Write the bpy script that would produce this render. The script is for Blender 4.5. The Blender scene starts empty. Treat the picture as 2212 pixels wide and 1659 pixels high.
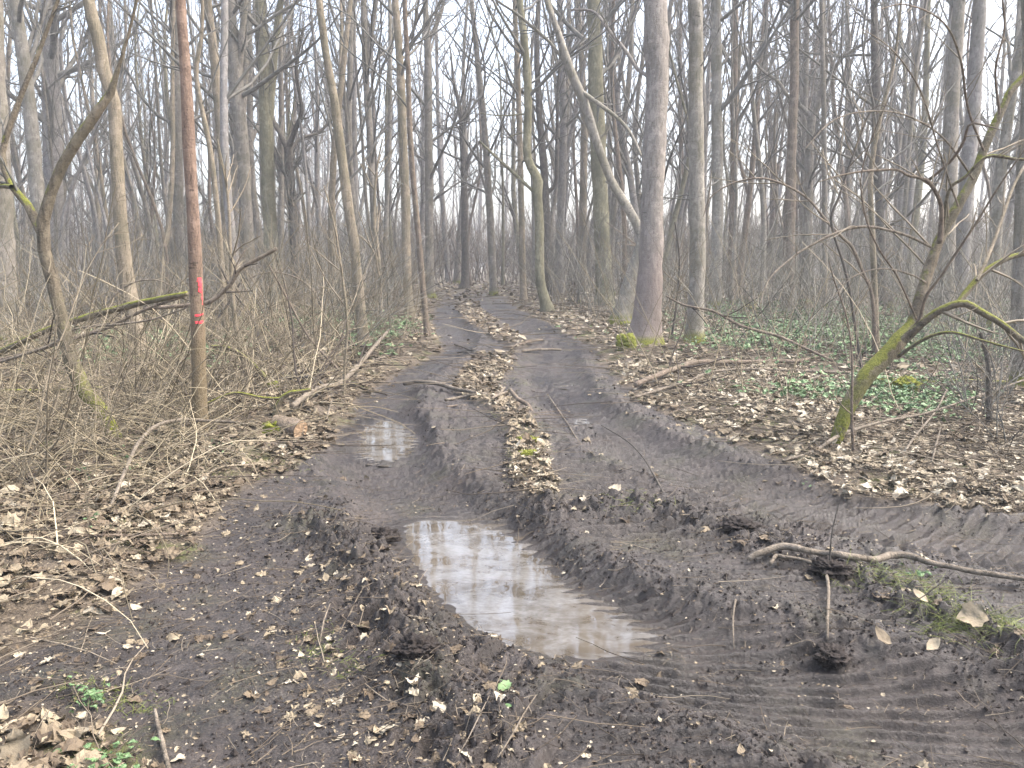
import bpy, math
import numpy as np
sc = bpy.context.scene
COL = sc.collection
# ------------------------------------------------------------------ camera, sky, sun, exposure
FPX, CX, CY, HZ = 1800.0, 1106.0, 829.5, 560.0        # focal length etc. in units of a 2212 px wide picture
CAMH = 1.55
PITCH = math.atan((CY - HZ) / FPX)
cam = bpy.data.cameras.new("camera"); camo = bpy.data.objects.new("camera", cam); COL.objects.link(camo)
camo.location = (0, 0, CAMH); camo.rotation_euler = (math.pi / 2 - PITCH, 0, 0)
cam.sensor_width = 36; cam.lens = 36 * FPX / 2212; cam.clip_end = 2000; cam.clip_start = 0.05
sc.camera = camo
SUN_EL, SUN_AZ = math.radians(55), math.radians(86)
world = bpy.data.worlds.new("World"); sc.world = world; world.use_nodes = True
wn = world.node_tree; wn.nodes.clear()
sky = wn.nodes.new("ShaderNodeTexSky"); sky.sky_type = 'NISHITA'; sky.sun_disc = False
sky.sun_elevation = SUN_EL; sky.sun_rotation = SUN_AZ
sky.air_density = 1.0; sky.dust_density = 6.0; sky.ozone_density = 1.0
hs = wn.nodes.new("ShaderNodeHueSaturation"); hs.inputs['Saturation'].default_value = 0.78
bg = wn.nodes.new("ShaderNodeBackground"); bg.inputs['Strength'].default_value = 0.15
wo = wn.nodes.new("ShaderNodeOutputWorld")
wn.links.new(sky.outputs[0], hs.inputs['Color']); wn.links.new(hs.outputs[0], bg.inputs[0]); wn.links.new(bg.outputs[0], wo.inputs[0])
sun = bpy.data.lights.new("sun", 'SUN'); sun.energy = 0.5; sun.angle = math.radians(45); sun.color = (1, 0.99, 0.98)
suno = bpy.data.objects.new("sun", sun); COL.objects.link(suno)
suno.rotation_euler = (math.pi / 2 - SUN_EL, 0, math.pi - SUN_AZ)
sc.view_settings.view_transform = 'Standard'; sc.view_settings.look = 'None'
sc.view_settings.exposure = 2.58; sc.view_settings.gamma = 1
sc.render.engine = 'CYCLES'
sc.cycles.max_bounces = 5; sc.cycles.diffuse_bounces = 2; sc.cycles.glossy_bounces = 2
sc.cycles.transmission_bounces = 2; sc.cycles.volume_bounces = 0; sc.cycles.transparent_max_bounces = 4
# ------------------------------------------------------------------ small maths
rng = np.random.default_rng(7)
def U(a, b, n=None): return rng.uniform(a, b, n)
def sstep(x, a, b):
    t = np.clip((x - a) / (b - a), 0, 1); return t * t * (3 - 2 * t)
def _hash(ix, iy, seed):
    h = (ix.astype(np.int64) * 374761393 + iy.astype(np.int64) * 668265263 + seed * 2147483647) & 0xffffffff
    h = ((h ^ (h >> 13)) * 1274126177) & 0xffffffff
    return (h ^ (h >> 16)) & 0xffff
def pn(x, y, seed=0):                                   # gradient noise, about -0.7..0.7
    x0 = np.floor(x); y0 = np.floor(y); fx = x - x0; fy = y - y0
    ix = x0.astype(np.int64); iy = y0.astype(np.int64)
    def g(dx, dy):
        a = _hash(ix + dx, iy + dy, seed) * (2 * math.pi / 65536)
        return np.cos(a) * (fx - dx) + np.sin(a) * (fy - dy)
    u = fx * fx * fx * (fx * (fx * 6 - 15) + 10); v = fy * fy * fy * (fy * (fy * 6 - 15) + 10)
    a = g(0, 0); b = g(1, 0); c = g(0, 1); d = g(1, 1)
    return (a + u * (b - a)) * (1 - v) + (c + u * (d - c)) * v
def fbm(x, y, seed, octv=3):
    s = 0; a = 1.0
    for k in range(octv):
        s = s + a * pn(x, y, seed + k); x = x * 2.03; y = y * 2.03; a *= 0.5
    return s
def ray(px, py):
    X = (px - CX) / FPX; Uu = (CY - py) / FPX
    return np.array([X, math.cos(PITCH) + math.sin(PITCH) * Uu, -math.sin(PITCH) + math.cos(PITCH) * Uu])
def at(px, py, D):                                       # the point D metres ahead seen at a place of the picture
    r = ray(px, py); return np.array([0, 0, CAMH]) + r * (D / r[1])
def onplane(px, py, z=0.0):
    r = ray(px, py); t = (z - CAMH) / r[2]; return np.array([0, 0, CAMH]) + r * t
def proj(p):
    d = np.asarray(p) - np.array([0, 0, CAMH])
    f = d[1] * math.cos(PITCH) - d[2] * math.sin(PITCH); u = d[1] * math.sin(PITCH) + d[2] * math.cos(PITCH)
    return CX + FPX * d[0] / f, CY - FPX * u / f
def poly_ground(pts, z=0.0): return np.array([onplane(x, y, z)[:2] for x, y in pts])
def line_field(x, y, P):                                 # distance, signed distance and length along a polyline
    best = np.full(x.shape, 1e9); sd = np.zeros(x.shape); ss = np.zeros(x.shape); acc = 0; tt = np.zeros(x.shape)
    for i in range(len(P) - 1):
        a, b = P[i], P[i + 1]; d = b - a; L = math.hypot(*d)
        t = ((x - a[0]) * d[0] + (y - a[1]) * d[1]) / (L * L)
        tc = np.clip(t, 0, 1)
        q = (x - a[0] - tc * d[0]) ** 2 + (y - a[1] - tc * d[1]) ** 2
        m = q < best
        cr = ((x - a[0]) * d[1] - (y - a[1]) * d[0]) / L
        best = np.where(m, q, best); ss = np.where(m, acc + tc * L, ss); sd = np.where(m, np.sign(cr), sd); tt = np.where(m, i + tc, tt)
        acc += L
    dd = np.sqrt(best)
    return dd, sd * dd, ss, tt
def poly_sd(x, y, P):                                    # positive inside
    best = np.full(x.shape, 1e9); ins = np.zeros(x.shape, bool); n = len(P)
    for i in range(n):
        a, b = P[i], P[(i + 1) % n]; d = b - a; L2 = d @ d + 1e-12
        t = np.clip(((x - a[0]) * d[0] + (y - a[1]) * d[1]) / L2, 0, 1)
        best = np.minimum(best, (x - a[0] - t * d[0]) ** 2 + (y - a[1] - t * d[1]) ** 2)
        if abs(d[1]) > 1e-9:
            c = ((a[1] > y) != (b[1] > y)) & (x < d[0] * (y - a[1]) / d[1] + a[0]); ins ^= c
    return np.where(ins, 1, -1) * np.sqrt(best)
def smooth_poly(P, n=4):                                 # Catmull-Rom through the points
    P = np.asarray(P, float); out = []
    Q = np.vstack([2 * P[0] - P[1], P, 2 * P[-1] - P[-2]])
    for i in range(1, len(Q) - 2):
        for k in range(n):
            t = k / n; a, b, c, d = Q[i - 1], Q[i], Q[i + 1], Q[i + 2]
            out.append(0.5 * (2 * b + (c - a) * t + (2 * a - 5 * b + 4 * c - d) * t * t + (3 * b - a - 3 * c + d) * t ** 3))
    out.append(P[-1]); return np.array(out)
# ------------------------------------------------------------------ mesh helpers
def mesh_data(name, V, F, mat=None, smooth=True, attrs=None):
    V = np.asarray(V, np.float32); Fs = [np.asarray(f, np.int32) for f in (F if isinstance(F, (list, tuple)) else [F]) if len(f)]
    me = bpy.data.meshes.new(name); me.vertices.add(len(V)); me.vertices.foreach_set("co", V.ravel())
    nl = sum(f.size for f in Fs); npoly = sum(len(f) for f in Fs)
    me.loops.add(nl); me.polygons.add(npoly)
    me.loops.foreach_set("vertex_index", np.concatenate([f.ravel() for f in Fs]))
    tot = np.concatenate([np.full(len(f), f.shape[1], np.int32) for f in Fs])
    me.polygons.foreach_set("loop_start", np.concatenate([[0], np.cumsum(tot)[:-1]]).astype(np.int32))
    me.polygons.foreach_set("use_smooth", np.full(npoly, smooth))
    for k, a in (attrs or {}).items():
        at_ = me.attributes.new(k, 'FLOAT', 'POINT'); at_.data.foreach_set("value", np.asarray(a, np.float32))
    if mat: me.materials.append(mat)
    me.update(calc_edges=True); return me
def link(name, me, parent=None):
    o = bpy.data.objects.new(name, me); COL.objects.link(o)
    if parent: o.parent = parent
    return o
def tag(o, label=None, cat=None, group=None, kind=None):
    if label: o["label"] = label
    if cat: o["category"] = cat
    if group: o["group"] = group
    if kind: o["kind"] = kind
    return o
def empty(name, loc, label=None, cat=None, group=None):
    o = bpy.data.objects.new(name, None); COL.objects.link(o); o.location = [float(v) for v in loc]; o.empty_display_size = 0.2
    return tag(o, label, cat, group)
def unit(v): return v / (np.linalg.norm(v, axis=-1, keepdims=True) + 1e-12)
def tubes(P, R, k, cap=False):                           # P (B,N,3), R (B,N) -> verts, quads (, tris)
    P = np.asarray(P, float); R = np.asarray(R, float); B, N, _ = P.shape
    T = unit(np.gradient(P, axis=1)); ov = unit(P[:, -1] - P[:, 0])
    ref = np.where(np.abs(ov[:, 2:3]) > 0.8, np.array([[1.0, 0.13, 0]]), np.array([[0, 0.1, 1.0]]))
    u = unit(np.cross(T, ref[:, None, :])); v = np.cross(T, u)
    a = np.arange(k) * (2 * math.pi / k)
    V = P[:, :, None, :] + R[:, :, None, None] * (np.cos(a)[:, None] * u[:, :, None, :] + np.sin(a)[:, None] * v[:, :, None, :])
    idx = np.arange(B * N * k).reshape(B, N, k); nx = np.roll(idx, -1, axis=2)
    Q = np.stack([idx[:, :-1], nx[:, :-1], nx[:, 1:], idx[:, 1:]], -1).reshape(-1, 4)
    V = V.reshape(-1, 3); F = [Q]
    if cap:
        c0 = len(V); V = np.vstack([V, P[:, 0], P[:, -1]])
        tr = []
        for b in range(B):
            for j in range(k):
                tr.append((c0 + b, idx[b, 0, (j + 1) % k], idx[b, 0, j])); tr.append((c0 + B + b, idx[b, -1, j], idx[b, -1, (j + 1) % k]))
        F.append(np.array(tr))
    return V, F
def join(parts):                                         # [(V,[F..]),..] -> V,[quads,tris]
    V = []; q = []; t = []; o = 0
    for v, f in parts:
        for ff in f:
            if len(ff): (q if ff.shape[1] == 4 else t).append(ff + o)
        V.append(v); o += len(v)
    F = [np.concatenate(x) for x in (q, t) if x]
    return np.concatenate(V), F
def grow(P, R, n, t0, t1, length, ang, up, N, wig, rfac, rmin=0.002, tip=0.25, lshape=0.5):
    B, M, _ = P.shape
    pi = np.repeat(np.arange(B), n); C = len(pi)
    t = U(t0, t1, C); f = t * (M - 1); i = np.minimum(f.astype(int), M - 2); fr = (f - i)[:, None]
    pos = P[pi, i] * (1 - fr) + P[pi, i + 1] * fr
    tan = unit(P[pi, i + 1] - P[pi, i]); rad = R[pi, i] * (1 - fr[:, 0]) + R[pi, i + 1] * fr[:, 0]
    plen = np.linalg.norm(np.diff(P, axis=1), axis=2).sum(1)[pi]
    L = (length * plen if length < 1 else length) * (1 - lshape * (t - t0) / (t1 - t0 + 1e-9)) * U(0.6, 1.3, C)
    rv = unit(rng.normal(size=(C, 3))); perp = unit(np.cross(tan, rv))
    a = np.radians(ang) * U(0.7, 1.3, C)
    d = np.cos(a)[:, None] * tan + np.sin(a)[:, None] * perp
    out = np.zeros((C, N, 3)); out[:, 0] = pos
    for s in range(1, N):
        d = unit(d + wig * rng.normal(size=(C, 3)) + np.array([0, 0, up]))
        out[:, s] = out[:, s - 1] + d * (L / (N - 1))[:, None]
    r0 = np.maximum(np.minimum(rad * rfac, rad * 0.9), rmin)
    rr = r0[:, None] * np.linspace(1, tip, N)[None, :]
    return out, np.maximum(rr, rmin * 0.6)
# ------------------------------------------------------------------ materials
ALB = 0.52                                               # overall reflectance of damp winter surfaces
def nt(name):
    m = bpy.data.materials.new(name); m.use_nodes = True; t = m.node_tree
    return m, t, t.nodes["Principled BSDF"], t.links
def N_(t, typ, **kw):
    n = t.nodes.new(typ)
    for k, v in kw.items(): setattr(n, k, v)
    return n
def noise(t, vec, scale, detail=4, rough=0.6, dist=0.0):
    n = N_(t, "ShaderNodeTexNoise"); n.inputs['Scale'].default_value = scale; n.inputs['Detail'].default_value = detail
    n.inputs['Roughness'].default_value = rough; n.inputs['Distortion'].default_value = dist
    if vec is not None: t.links.new(vec, n.inputs['Vector'])
    return n.outputs['Fac']
def ramp(t, fac, stops):
    r = N_(t, "ShaderNodeValToRGB"); e = r.color_ramp.elements
    while len(e) < len(stops): e.new(0.5)
    for el, (p, c) in zip(e, stops): el.position = p; el.color = (*[ALB * v for v in c], 1)
    t.links.new(fac, r.inputs[0]); return r.outputs[0]
def mix(t, f, a, b):
    m = N_(t, "ShaderNodeMix", data_type='RGBA')
    for s, v in ((0, f), (6, a), (7, b)):
        if isinstance(v, (int, float)): m.inputs[s].default_value = v
        elif isinstance(v, tuple): m.inputs[s].default_value = (*[ALB * q for q in v], 1)
        else: t.links.new(v, m.inputs[s])
    return m.outputs[2]
def math_(t, op, a, b=None, c=None):
    m = N_(t, "ShaderNodeMath", operation=op)
    for i, v in enumerate((a, b, c)):
        if v is None: continue
        if isinstance(v, (int, float)): m.inputs[i].default_value = v
        else: t.links.new(v, m.inputs[i])
    return m.outputs[0]
def rng_map(t, v, a, b, c=0.0, d=1.0):
    m = N_(t, "ShaderNodeMapRange"); m.interpolation_type = 'SMOOTHSTEP'
    t.links.new(v, m.inputs[0])
    for i, x in enumerate((a, b, c, d)): m.inputs[i + 1].default_value = x
    return m.outputs[0]
def attr(t, name):
    a = N_(t, "ShaderNodeAttribute"); a.attribute_name = name; return a.outputs['Fac']
def bump(t, h, bsdf, strength=0.5, dist=0.01):
    b = N_(t, "ShaderNodeBump"); b.inputs['Strength'].default_value = strength; b.inputs['Distance'].default_value = dist
    t.links.new(h, b.inputs['Height']); t.links.new(b.outputs[0], bsdf.inputs['Normal'])
def bark(name, dark, light, algae=0.0, moss_top=0.0, moss_low=0.0, low_tint=None, scars=0.5, streak=0.25):
    m, t, b, L = nt(name)
    tc = N_(t, "ShaderNodeTexCoord"); oi = N_(t, "ShaderNodeObjectInfo")
    off = N_(t, "ShaderNodeVectorMath", operation='SCALE'); comb = N_(t, "ShaderNodeCombineXYZ")
    L.new(oi.outputs['Random'], comb.inputs[0]); L.new(oi.outputs['Random'], comb.inputs[2]); L.new(comb.outputs[0], off.inputs[0]); off.inputs['Scale'].default_value = 37
    add = N_(t, "ShaderNodeVectorMath", operation='ADD'); L.new(tc.outputs['Object'], add.inputs[0]); L.new(off.outputs[0], add.inputs[1])
    mp = N_(t, "ShaderNodeMapping"); mp.inputs['Scale'].default_value = (1, 1, streak); L.new(add.outputs[0], mp.inputs[0])
    mp2 = N_(t, "ShaderNodeMapping"); mp2.inputs['Scale'].default_value = (1, 1, 4.0); L.new(add.outputs[0], mp2.inputs[0])
    n1 = noise(t, mp.outputs[0], 22, 6, 0.7); n2 = noise(t, add.outputs[0], 2.2, 4); n3 = noise(t, mp2.outputs[0], 5, 5, 0.6)
    n4 = noise(t, add.outputs[0], 60, 4, 0.7)
    f = math_(t, 'ADD', math_(t, 'MULTIPLY', n1, 0.6), math_(t, 'MULTIPLY', n4, 0.4))
    dark = tuple(1.35 * q for q in dark); light = tuple(1.35 * q for q in light)
    c = ramp(t, f, [(0.38, dark), (0.57, light)])
    c = mix(t, rng_map(t, n2, 0.42, 0.68, 0, 0.55), c, tuple(0.62 * x for x in light))
    mott = noise(t, add.outputs[0], 7, 4, 0.6)
    c = mix(t, rng_map(t, n1, 0.30, 0.40, 0.75, 0), c, tuple(0.55 * x for x in dark))
    c = mix(t, rng_map(t, mott, 0.54, 0.60, 0, 0.5), c, tuple(min(1, 1.25 * x + 0.02) for x in light))
    c = mix(t, rng_map(t, n3, 0.64, 0.70, 0, scars), c, tuple(0.3 * x for x in dark))
    if low_tint:
        sp = N_(t, "ShaderNodeSeparateXYZ"); L.new(tc.outputs['Object'], sp.inputs[0])
        z0, z1, tint, amt = low_tint
        c = mix(t, math_(t, 'MULTIPLY', rng_map(t, math_(t, 'ADD', sp.outputs[2], math_(t, 'MULTIPLY', n2, 0.9)), z0, z1, amt, 0), 1.0), c, tint)
    if algae: c = mix(t, rng_map(t, noise(t, add.outputs[0], 1.3, 4), 0.42, 0.62, 0, algae), c, (0.165, 0.155, 0.095))
    if moss_top or moss_low:
        g = N_(t, "ShaderNodeNewGeometry"); sp = N_(t, "ShaderNodeSeparateXYZ"); L.new(g.outputs['Normal'], sp.inputs[0])
        po = N_(t, "ShaderNodeSeparateXYZ"); L.new(tc.outputs['Object'], po.inputs[0])
        mn = noise(t, add.outputs[0], 6, 5, 0.7)
        k = math_(t, 'ADD', math_(t, 'MULTIPLY', sp.outputs[2], 0.55), math_(t, 'MULTIPLY', mn, 1.2))
        a = rng_map(t, k, 0.74, 0.94, 0, moss_top)
        if moss_low:
            lo = math_(t, 'MULTIPLY', rng_map(t, po.outputs[2], 0.1, moss_low, 1, 0), rng_map(t, mn, 0.36, 0.5))
            a = math_(t, 'MAXIMUM', a, lo)
        mc = ramp(t, n4, [(0.3, (0.12, 0.13, 0.022)), (0.7, (0.36, 0.375, 0.06))])
        c = mix(t, a, c, mc)
    L.new(c, b.inputs['Base Color']); b.inputs['Roughness'].default_value = 0.9; b.inputs['Specular IOR Level'].default_value = 0.2
    bump(t, math_(t, 'SUBTRACT', f, math_(t, 'MULTIPLY', n3, 0.3)), b, 1.0, 0.035)
    return m
def flat_mat(name, stops, scale=8, rough=0.9, attrname=None, spec=0.2, trans=0.0, bumps=0.0):
    m, t, b, L = nt(name); tc = N_(t, "ShaderNodeTexCoord")
    n = noise(t, tc.outputs['Object'], scale, 5, 0.65)
    if attrname: n = math_(t, 'ADD', math_(t, 'MULTIPLY', attr(t, attrname), 0.72), math_(t, 'MULTIPLY', n, 0.28))
    c = ramp(t, n, stops); L.new(c, b.inputs['Base Color']); b.inputs['Roughness'].default_value = rough; b.inputs['Specular IOR Level'].default_value = spec
    if bumps: bump(t, noise(t, tc.outputs['Object'], scale * 4, 4), b, bumps, 0.01)
    return m
M = {}
M['grey'] = bark('bark_grey', (0.13, 0.115, 0.095), (0.30, 0.27, 0.225), algae=0.45, moss_low=0.25)
M['pale'] = bark('bark_pale', (0.17, 0.155, 0.125), (0.36, 0.33, 0.28), algae=0.5, moss_low=0.3, scars=0.8)
M['pink'] = bark('bark_pinkish', (0.16, 0.14, 0.12), (0.36, 0.32, 0.28), algae=0.12, low_tint=(1.4, 3.0, (0.31, 0.23, 0.20), 0.5), moss_low=0.22, scars=0.6)
M['tan'] = bark('bark_tan', (0.15, 0.125, 0.085), (0.33, 0.275, 0.20), algae=0.5)
M['red'] = bark('bark_reddish', (0.15, 0.102, 0.076), (0.295, 0.205, 0.152), low_tint=(0.9, 2.3, (0.24, 0.19, 0.11), 0.9), scars=0.75)
M['green'] = bark('bark_greenish', (0.13, 0.12, 0.075), (0.28, 0.26, 0.17), algae=0.7)
M['dark'] = bark('bark_dark', (0.05, 0.044, 0.038), (0.13, 0.115, 0.095), scars=0.4)
M['mossy'] = bark('bark_mossy', (0.05, 0.042, 0.032), (0.21, 0.172, 0.12), algae=0.35, moss_top=0.9, moss_low=0.75)
M['mossylog'] = bark('bark_log_mossy', (0.09, 0.075, 0.05), (0.22, 0.18, 0.12), algae=0.6, moss_top=1.0)
M['brown'] = bark('bark_brown', (0.10, 0.075, 0.055), (0.24, 0.19, 0.145), algae=0.2)
M['dead'] = bark('bark_dead_pale', (0.09, 0.075, 0.056), (0.25, 0.21, 0.162), scars=0.5)
M['far'] = bark('bark_far_hazed', (0.15, 0.138, 0.128), (0.31, 0.29, 0.27), algae=0.3)  # bark lightened: some distance haze is painted into this colour
M['twig'] = flat_mat('twig_bark', [(0.3, (0.125, 0.118, 0.10)), (0.7, (0.29, 0.276, 0.24))], 5)
M['twig_warm'] = flat_mat('twig_warm', [(0.3, (0.17, 0.14, 0.10)), (0.7, (0.43, 0.36, 0.255))], 3)
M['twig_pale'] = flat_mat('twig_pale', [(0.3, (0.16, 0.132, 0.095)), (0.7, (0.50, 0.425, 0.31))], 3)
M['cane'] = flat_mat('dry_cane', [(0.1, (0.065, 0.055, 0.04)), (0.5, (0.27, 0.225, 0.145)), (0.9, (0.66, 0.57, 0.40))], 3, attrname='rnd')
M['brush'] = flat_mat('brush_stem', [(0.1, (0.095, 0.089, 0.073)), (0.5, (0.255, 0.242, 0.20)), (0.9, (0.53, 0.505, 0.42))], 3, attrname='rnd')
M['litter_twig'] = flat_mat('litter_twig', [(0.1, (0.05, 0.04, 0.032)), (0.55, (0.20, 0.16, 0.115)), (0.9, (0.42, 0.36, 0.27))], 3, attrname='rnd')
M['leaf'] = flat_mat('dead_leaf', [(0.10, (0.06, 0.042, 0.027)), (0.36, (0.18, 0.135, 0.086)), (0.62, (0.38, 0.315, 0.21)), (0.90, (0.72, 0.645, 0.50))], 25, 0.75, 'rnd', 0.3, bumps=0.4)
M['ivy'] = flat_mat('green_leaf', [(0.1, (0.075, 0.15, 0.05)), (0.6, (0.185, 0.31, 0.12)), (0.95, (0.38, 0.53, 0.25))], 20, 0.5, 'rnd', 0.4)
M['grass'] = flat_mat('grass_blade', [(0.1, (0.10, 0.13, 0.025)), (0.6, (0.23, 0.28, 0.06)), (0.95, (0.46, 0.46, 0.17))], 20, 0.6, 'rnd', 0.3)
M['moss'] = flat_mat('moss_cushion', [(0.3, (0.12, 0.135, 0.025)), (0.7, (0.40, 0.42, 0.07))], 40, 1.0, bumps=0.8)
M['paint'] = flat_mat('spray_paint', [(0.36, (0.30, 0.16, 0.11)), (0.44, (1.2, 0.10, 0.13)), (0.62, (1.7, 0.14, 0.17))], 55, 0.6)
M['cutwood'] = flat_mat('cut_wood', [(0.3, (0.30, 0.19, 0.11)), (0.7, (0.52, 0.37, 0.235))], 12)
M['clod'] = flat_mat('mud_clod', [(0.3, (0.016, 0.012, 0.01)), (0.7, (0.052, 0.041, 0.035))], 18, 0.8, bumps=1.0)
# ------------------------------------------------------------------ the ground: fields and height
MUD = poly_ground([(965, 632), (940, 662), (930, 690), (938, 720), (958, 745), (900, 775), (830, 808), (772, 848), (738, 900), (702, 960), (640, 1000),
    (560, 1040), (480, 1085), (420, 1150), (340, 1215), (240, 1290), (150, 1345), (60, 1405), (-60, 1450), (-60, 1510), (120, 1545), (270, 1590), (350, 1690), (380, 1900),
    (2600, 1900), (2600, 1140), (2212, 1108), (2050, 1102), (1900, 1085), (1780, 1052), (1690, 1012), (1600, 962), (1500, 917), (1400, 872), (1350, 840),
    (1305, 790), (1290, 752), (1230, 725), (1170, 692), (1110, 662), (1075, 632)])
STRIP = [((1000, 640), 14), ((1012, 665), 28), ((1045, 700), 36), ((1085, 722), 36), ((1118, 745), 20), ((1110, 765), 6), ((1070, 768), 48), ((1050, 800), 52), ((1030, 840), 50), ((1080, 875), 38), ((1112, 905), 36), ((1135, 945), 40),
         ((1142, 985), 46), ((1145, 1030), 52), ((1165, 1078), 30), ((1190, 1095), 4)]
STRIP_P = poly_ground([p for p, w in STRIP], 0.03); STRIP_W = np.array([w / FPX * onplane(*p)[1] for p, w in STRIP])
RUTA = smooth_poly(poly_ground([(968, 625), (962, 660), (952, 690), (985, 735), (955, 772), (890, 808), (835, 850), (810, 900), (805, 965), (830, 1030), (885, 1095), (965, 1175), (1085, 1275), (1250, 1365), (1450, 1445), (1750, 1535), (2100, 1640), (2500, 1780), (2900, 1960)], -0.09), 3)
RUTB = smooth_poly(poly_ground([(1020, 625), (1048, 655), (1095, 690), (1175, 725), (1195, 760), (1188, 800), (1203, 845), (1245, 895), (1325, 955), (1450, 1015), (1600, 1068), (1750, 1115), (1900, 1155), (2050, 1185), (2300, 1230), (2700, 1300)], -0.06), 3)
OLDT = smooth_poly(poly_ground([(830, 1010), (640, 1090), (530, 1180), (470, 1290), (460, 1420), (490, 1560), (540, 1720), (600, 1900)], -0.02), 3)
RIDGE = poly_ground([(1190, 1095), (1330, 1095), (1430, 1105), (1560, 1150), (1700, 1190), (1800, 1225), (1900, 1265), (2000, 1310), (2120, 1370), (2300, 1460), (2600, 1600)], 0.03)
LRIDGE = poly_ground([(650, 1120), (740, 1185), (800, 1265), (870, 1360), (950, 1450), (1010, 1530), (1050, 1600)], 0.03)
Z1, Z2, Z3 = -0.095, -0.085, -0.06
PUD1 = poly_ground([(868, 1135), (930, 1124), (1010, 1120), (1080, 1135), (1140, 1172), (1185, 1225), (1240, 1275), (1330, 1318), (1420, 1370), (1400, 1410), (1290, 1425), (1180, 1418), (1080, 1390), (1000, 1345), (940, 1285), (885, 1205)], Z1)
PUD2 = poly_ground([(750, 965), (768, 935), (800, 914), (840, 904), (882, 922), (904, 955), (890, 985), (842, 1002), (785, 997)], Z2)
PUD3 = poly_ground([(1225, 912), (1250, 902), (1285, 907), (1270, 918), (1240, 920)], Z3)
PUD4 = poly_ground([(1185, 834), (1210, 826), (1235, 830), (1220, 838)], Z3)
DEB1 = poly_ground([(560, 1230), (700, 1320), (880, 1440), (1000, 1540), (1180, 1659), (1300, 1900), (560, 1900), (600, 1600), (580, 1400)])
DEB2 = poly_ground([(-100, 1240), (200, 1270), (300, 1400), (270, 1550), (330, 1660), (350, 1900), (-300, 1900)])
def fields(x, y):
    f = {}
    f['mud'] = poly_sd(x, y, MUD)
    f['sd_strip'] = None
    d, s, l, tt = line_field(x, y, STRIP_P); f['strip'] = np.interp(tt, np.arange(len(STRIP_W)), STRIP_W) - d; del f['sd_strip']
    f['ad'], f['as'], f['al'], _ = line_field(x, y, RUTA)
    f['bd'], f['bs'], f['bl'], _ = line_field(x, y, RUTB)
    f['od'], f['os'], f['ol'], _ = line_field(x, y, OLDT)
    f['rd'] = line_field(x, y, RIDGE)[0]; f['ld'] = line_field(x, y, LRIDGE)[0]
    f['p1'] = poly_sd(x, y, PUD1); f['p2'] = poly_sd(x, y, PUD2); f['p3'] = np.maximum(poly_sd(x, y, PUD3), poly_sd(x, y, PUD4))
    return f
def lugs(l, s, sp, skew, x, y, seed):                    # tyre lug imprints across a rut
    w = l + skew * np.abs(s) + 0.10 * pn(x * 1.1, y * 1.1, seed) + 0.020 * pn(x * 5, y * 5, seed + 1) + 0.010 * pn(x * 17, y * 17, seed + 2)
    ph = w / sp - np.floor(w / sp); return np.where(ph < 0.2, -1 + 2 * sstep(ph, 0, 0.2), 1 - 2 * (ph - 0.2) / 0.8)
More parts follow.
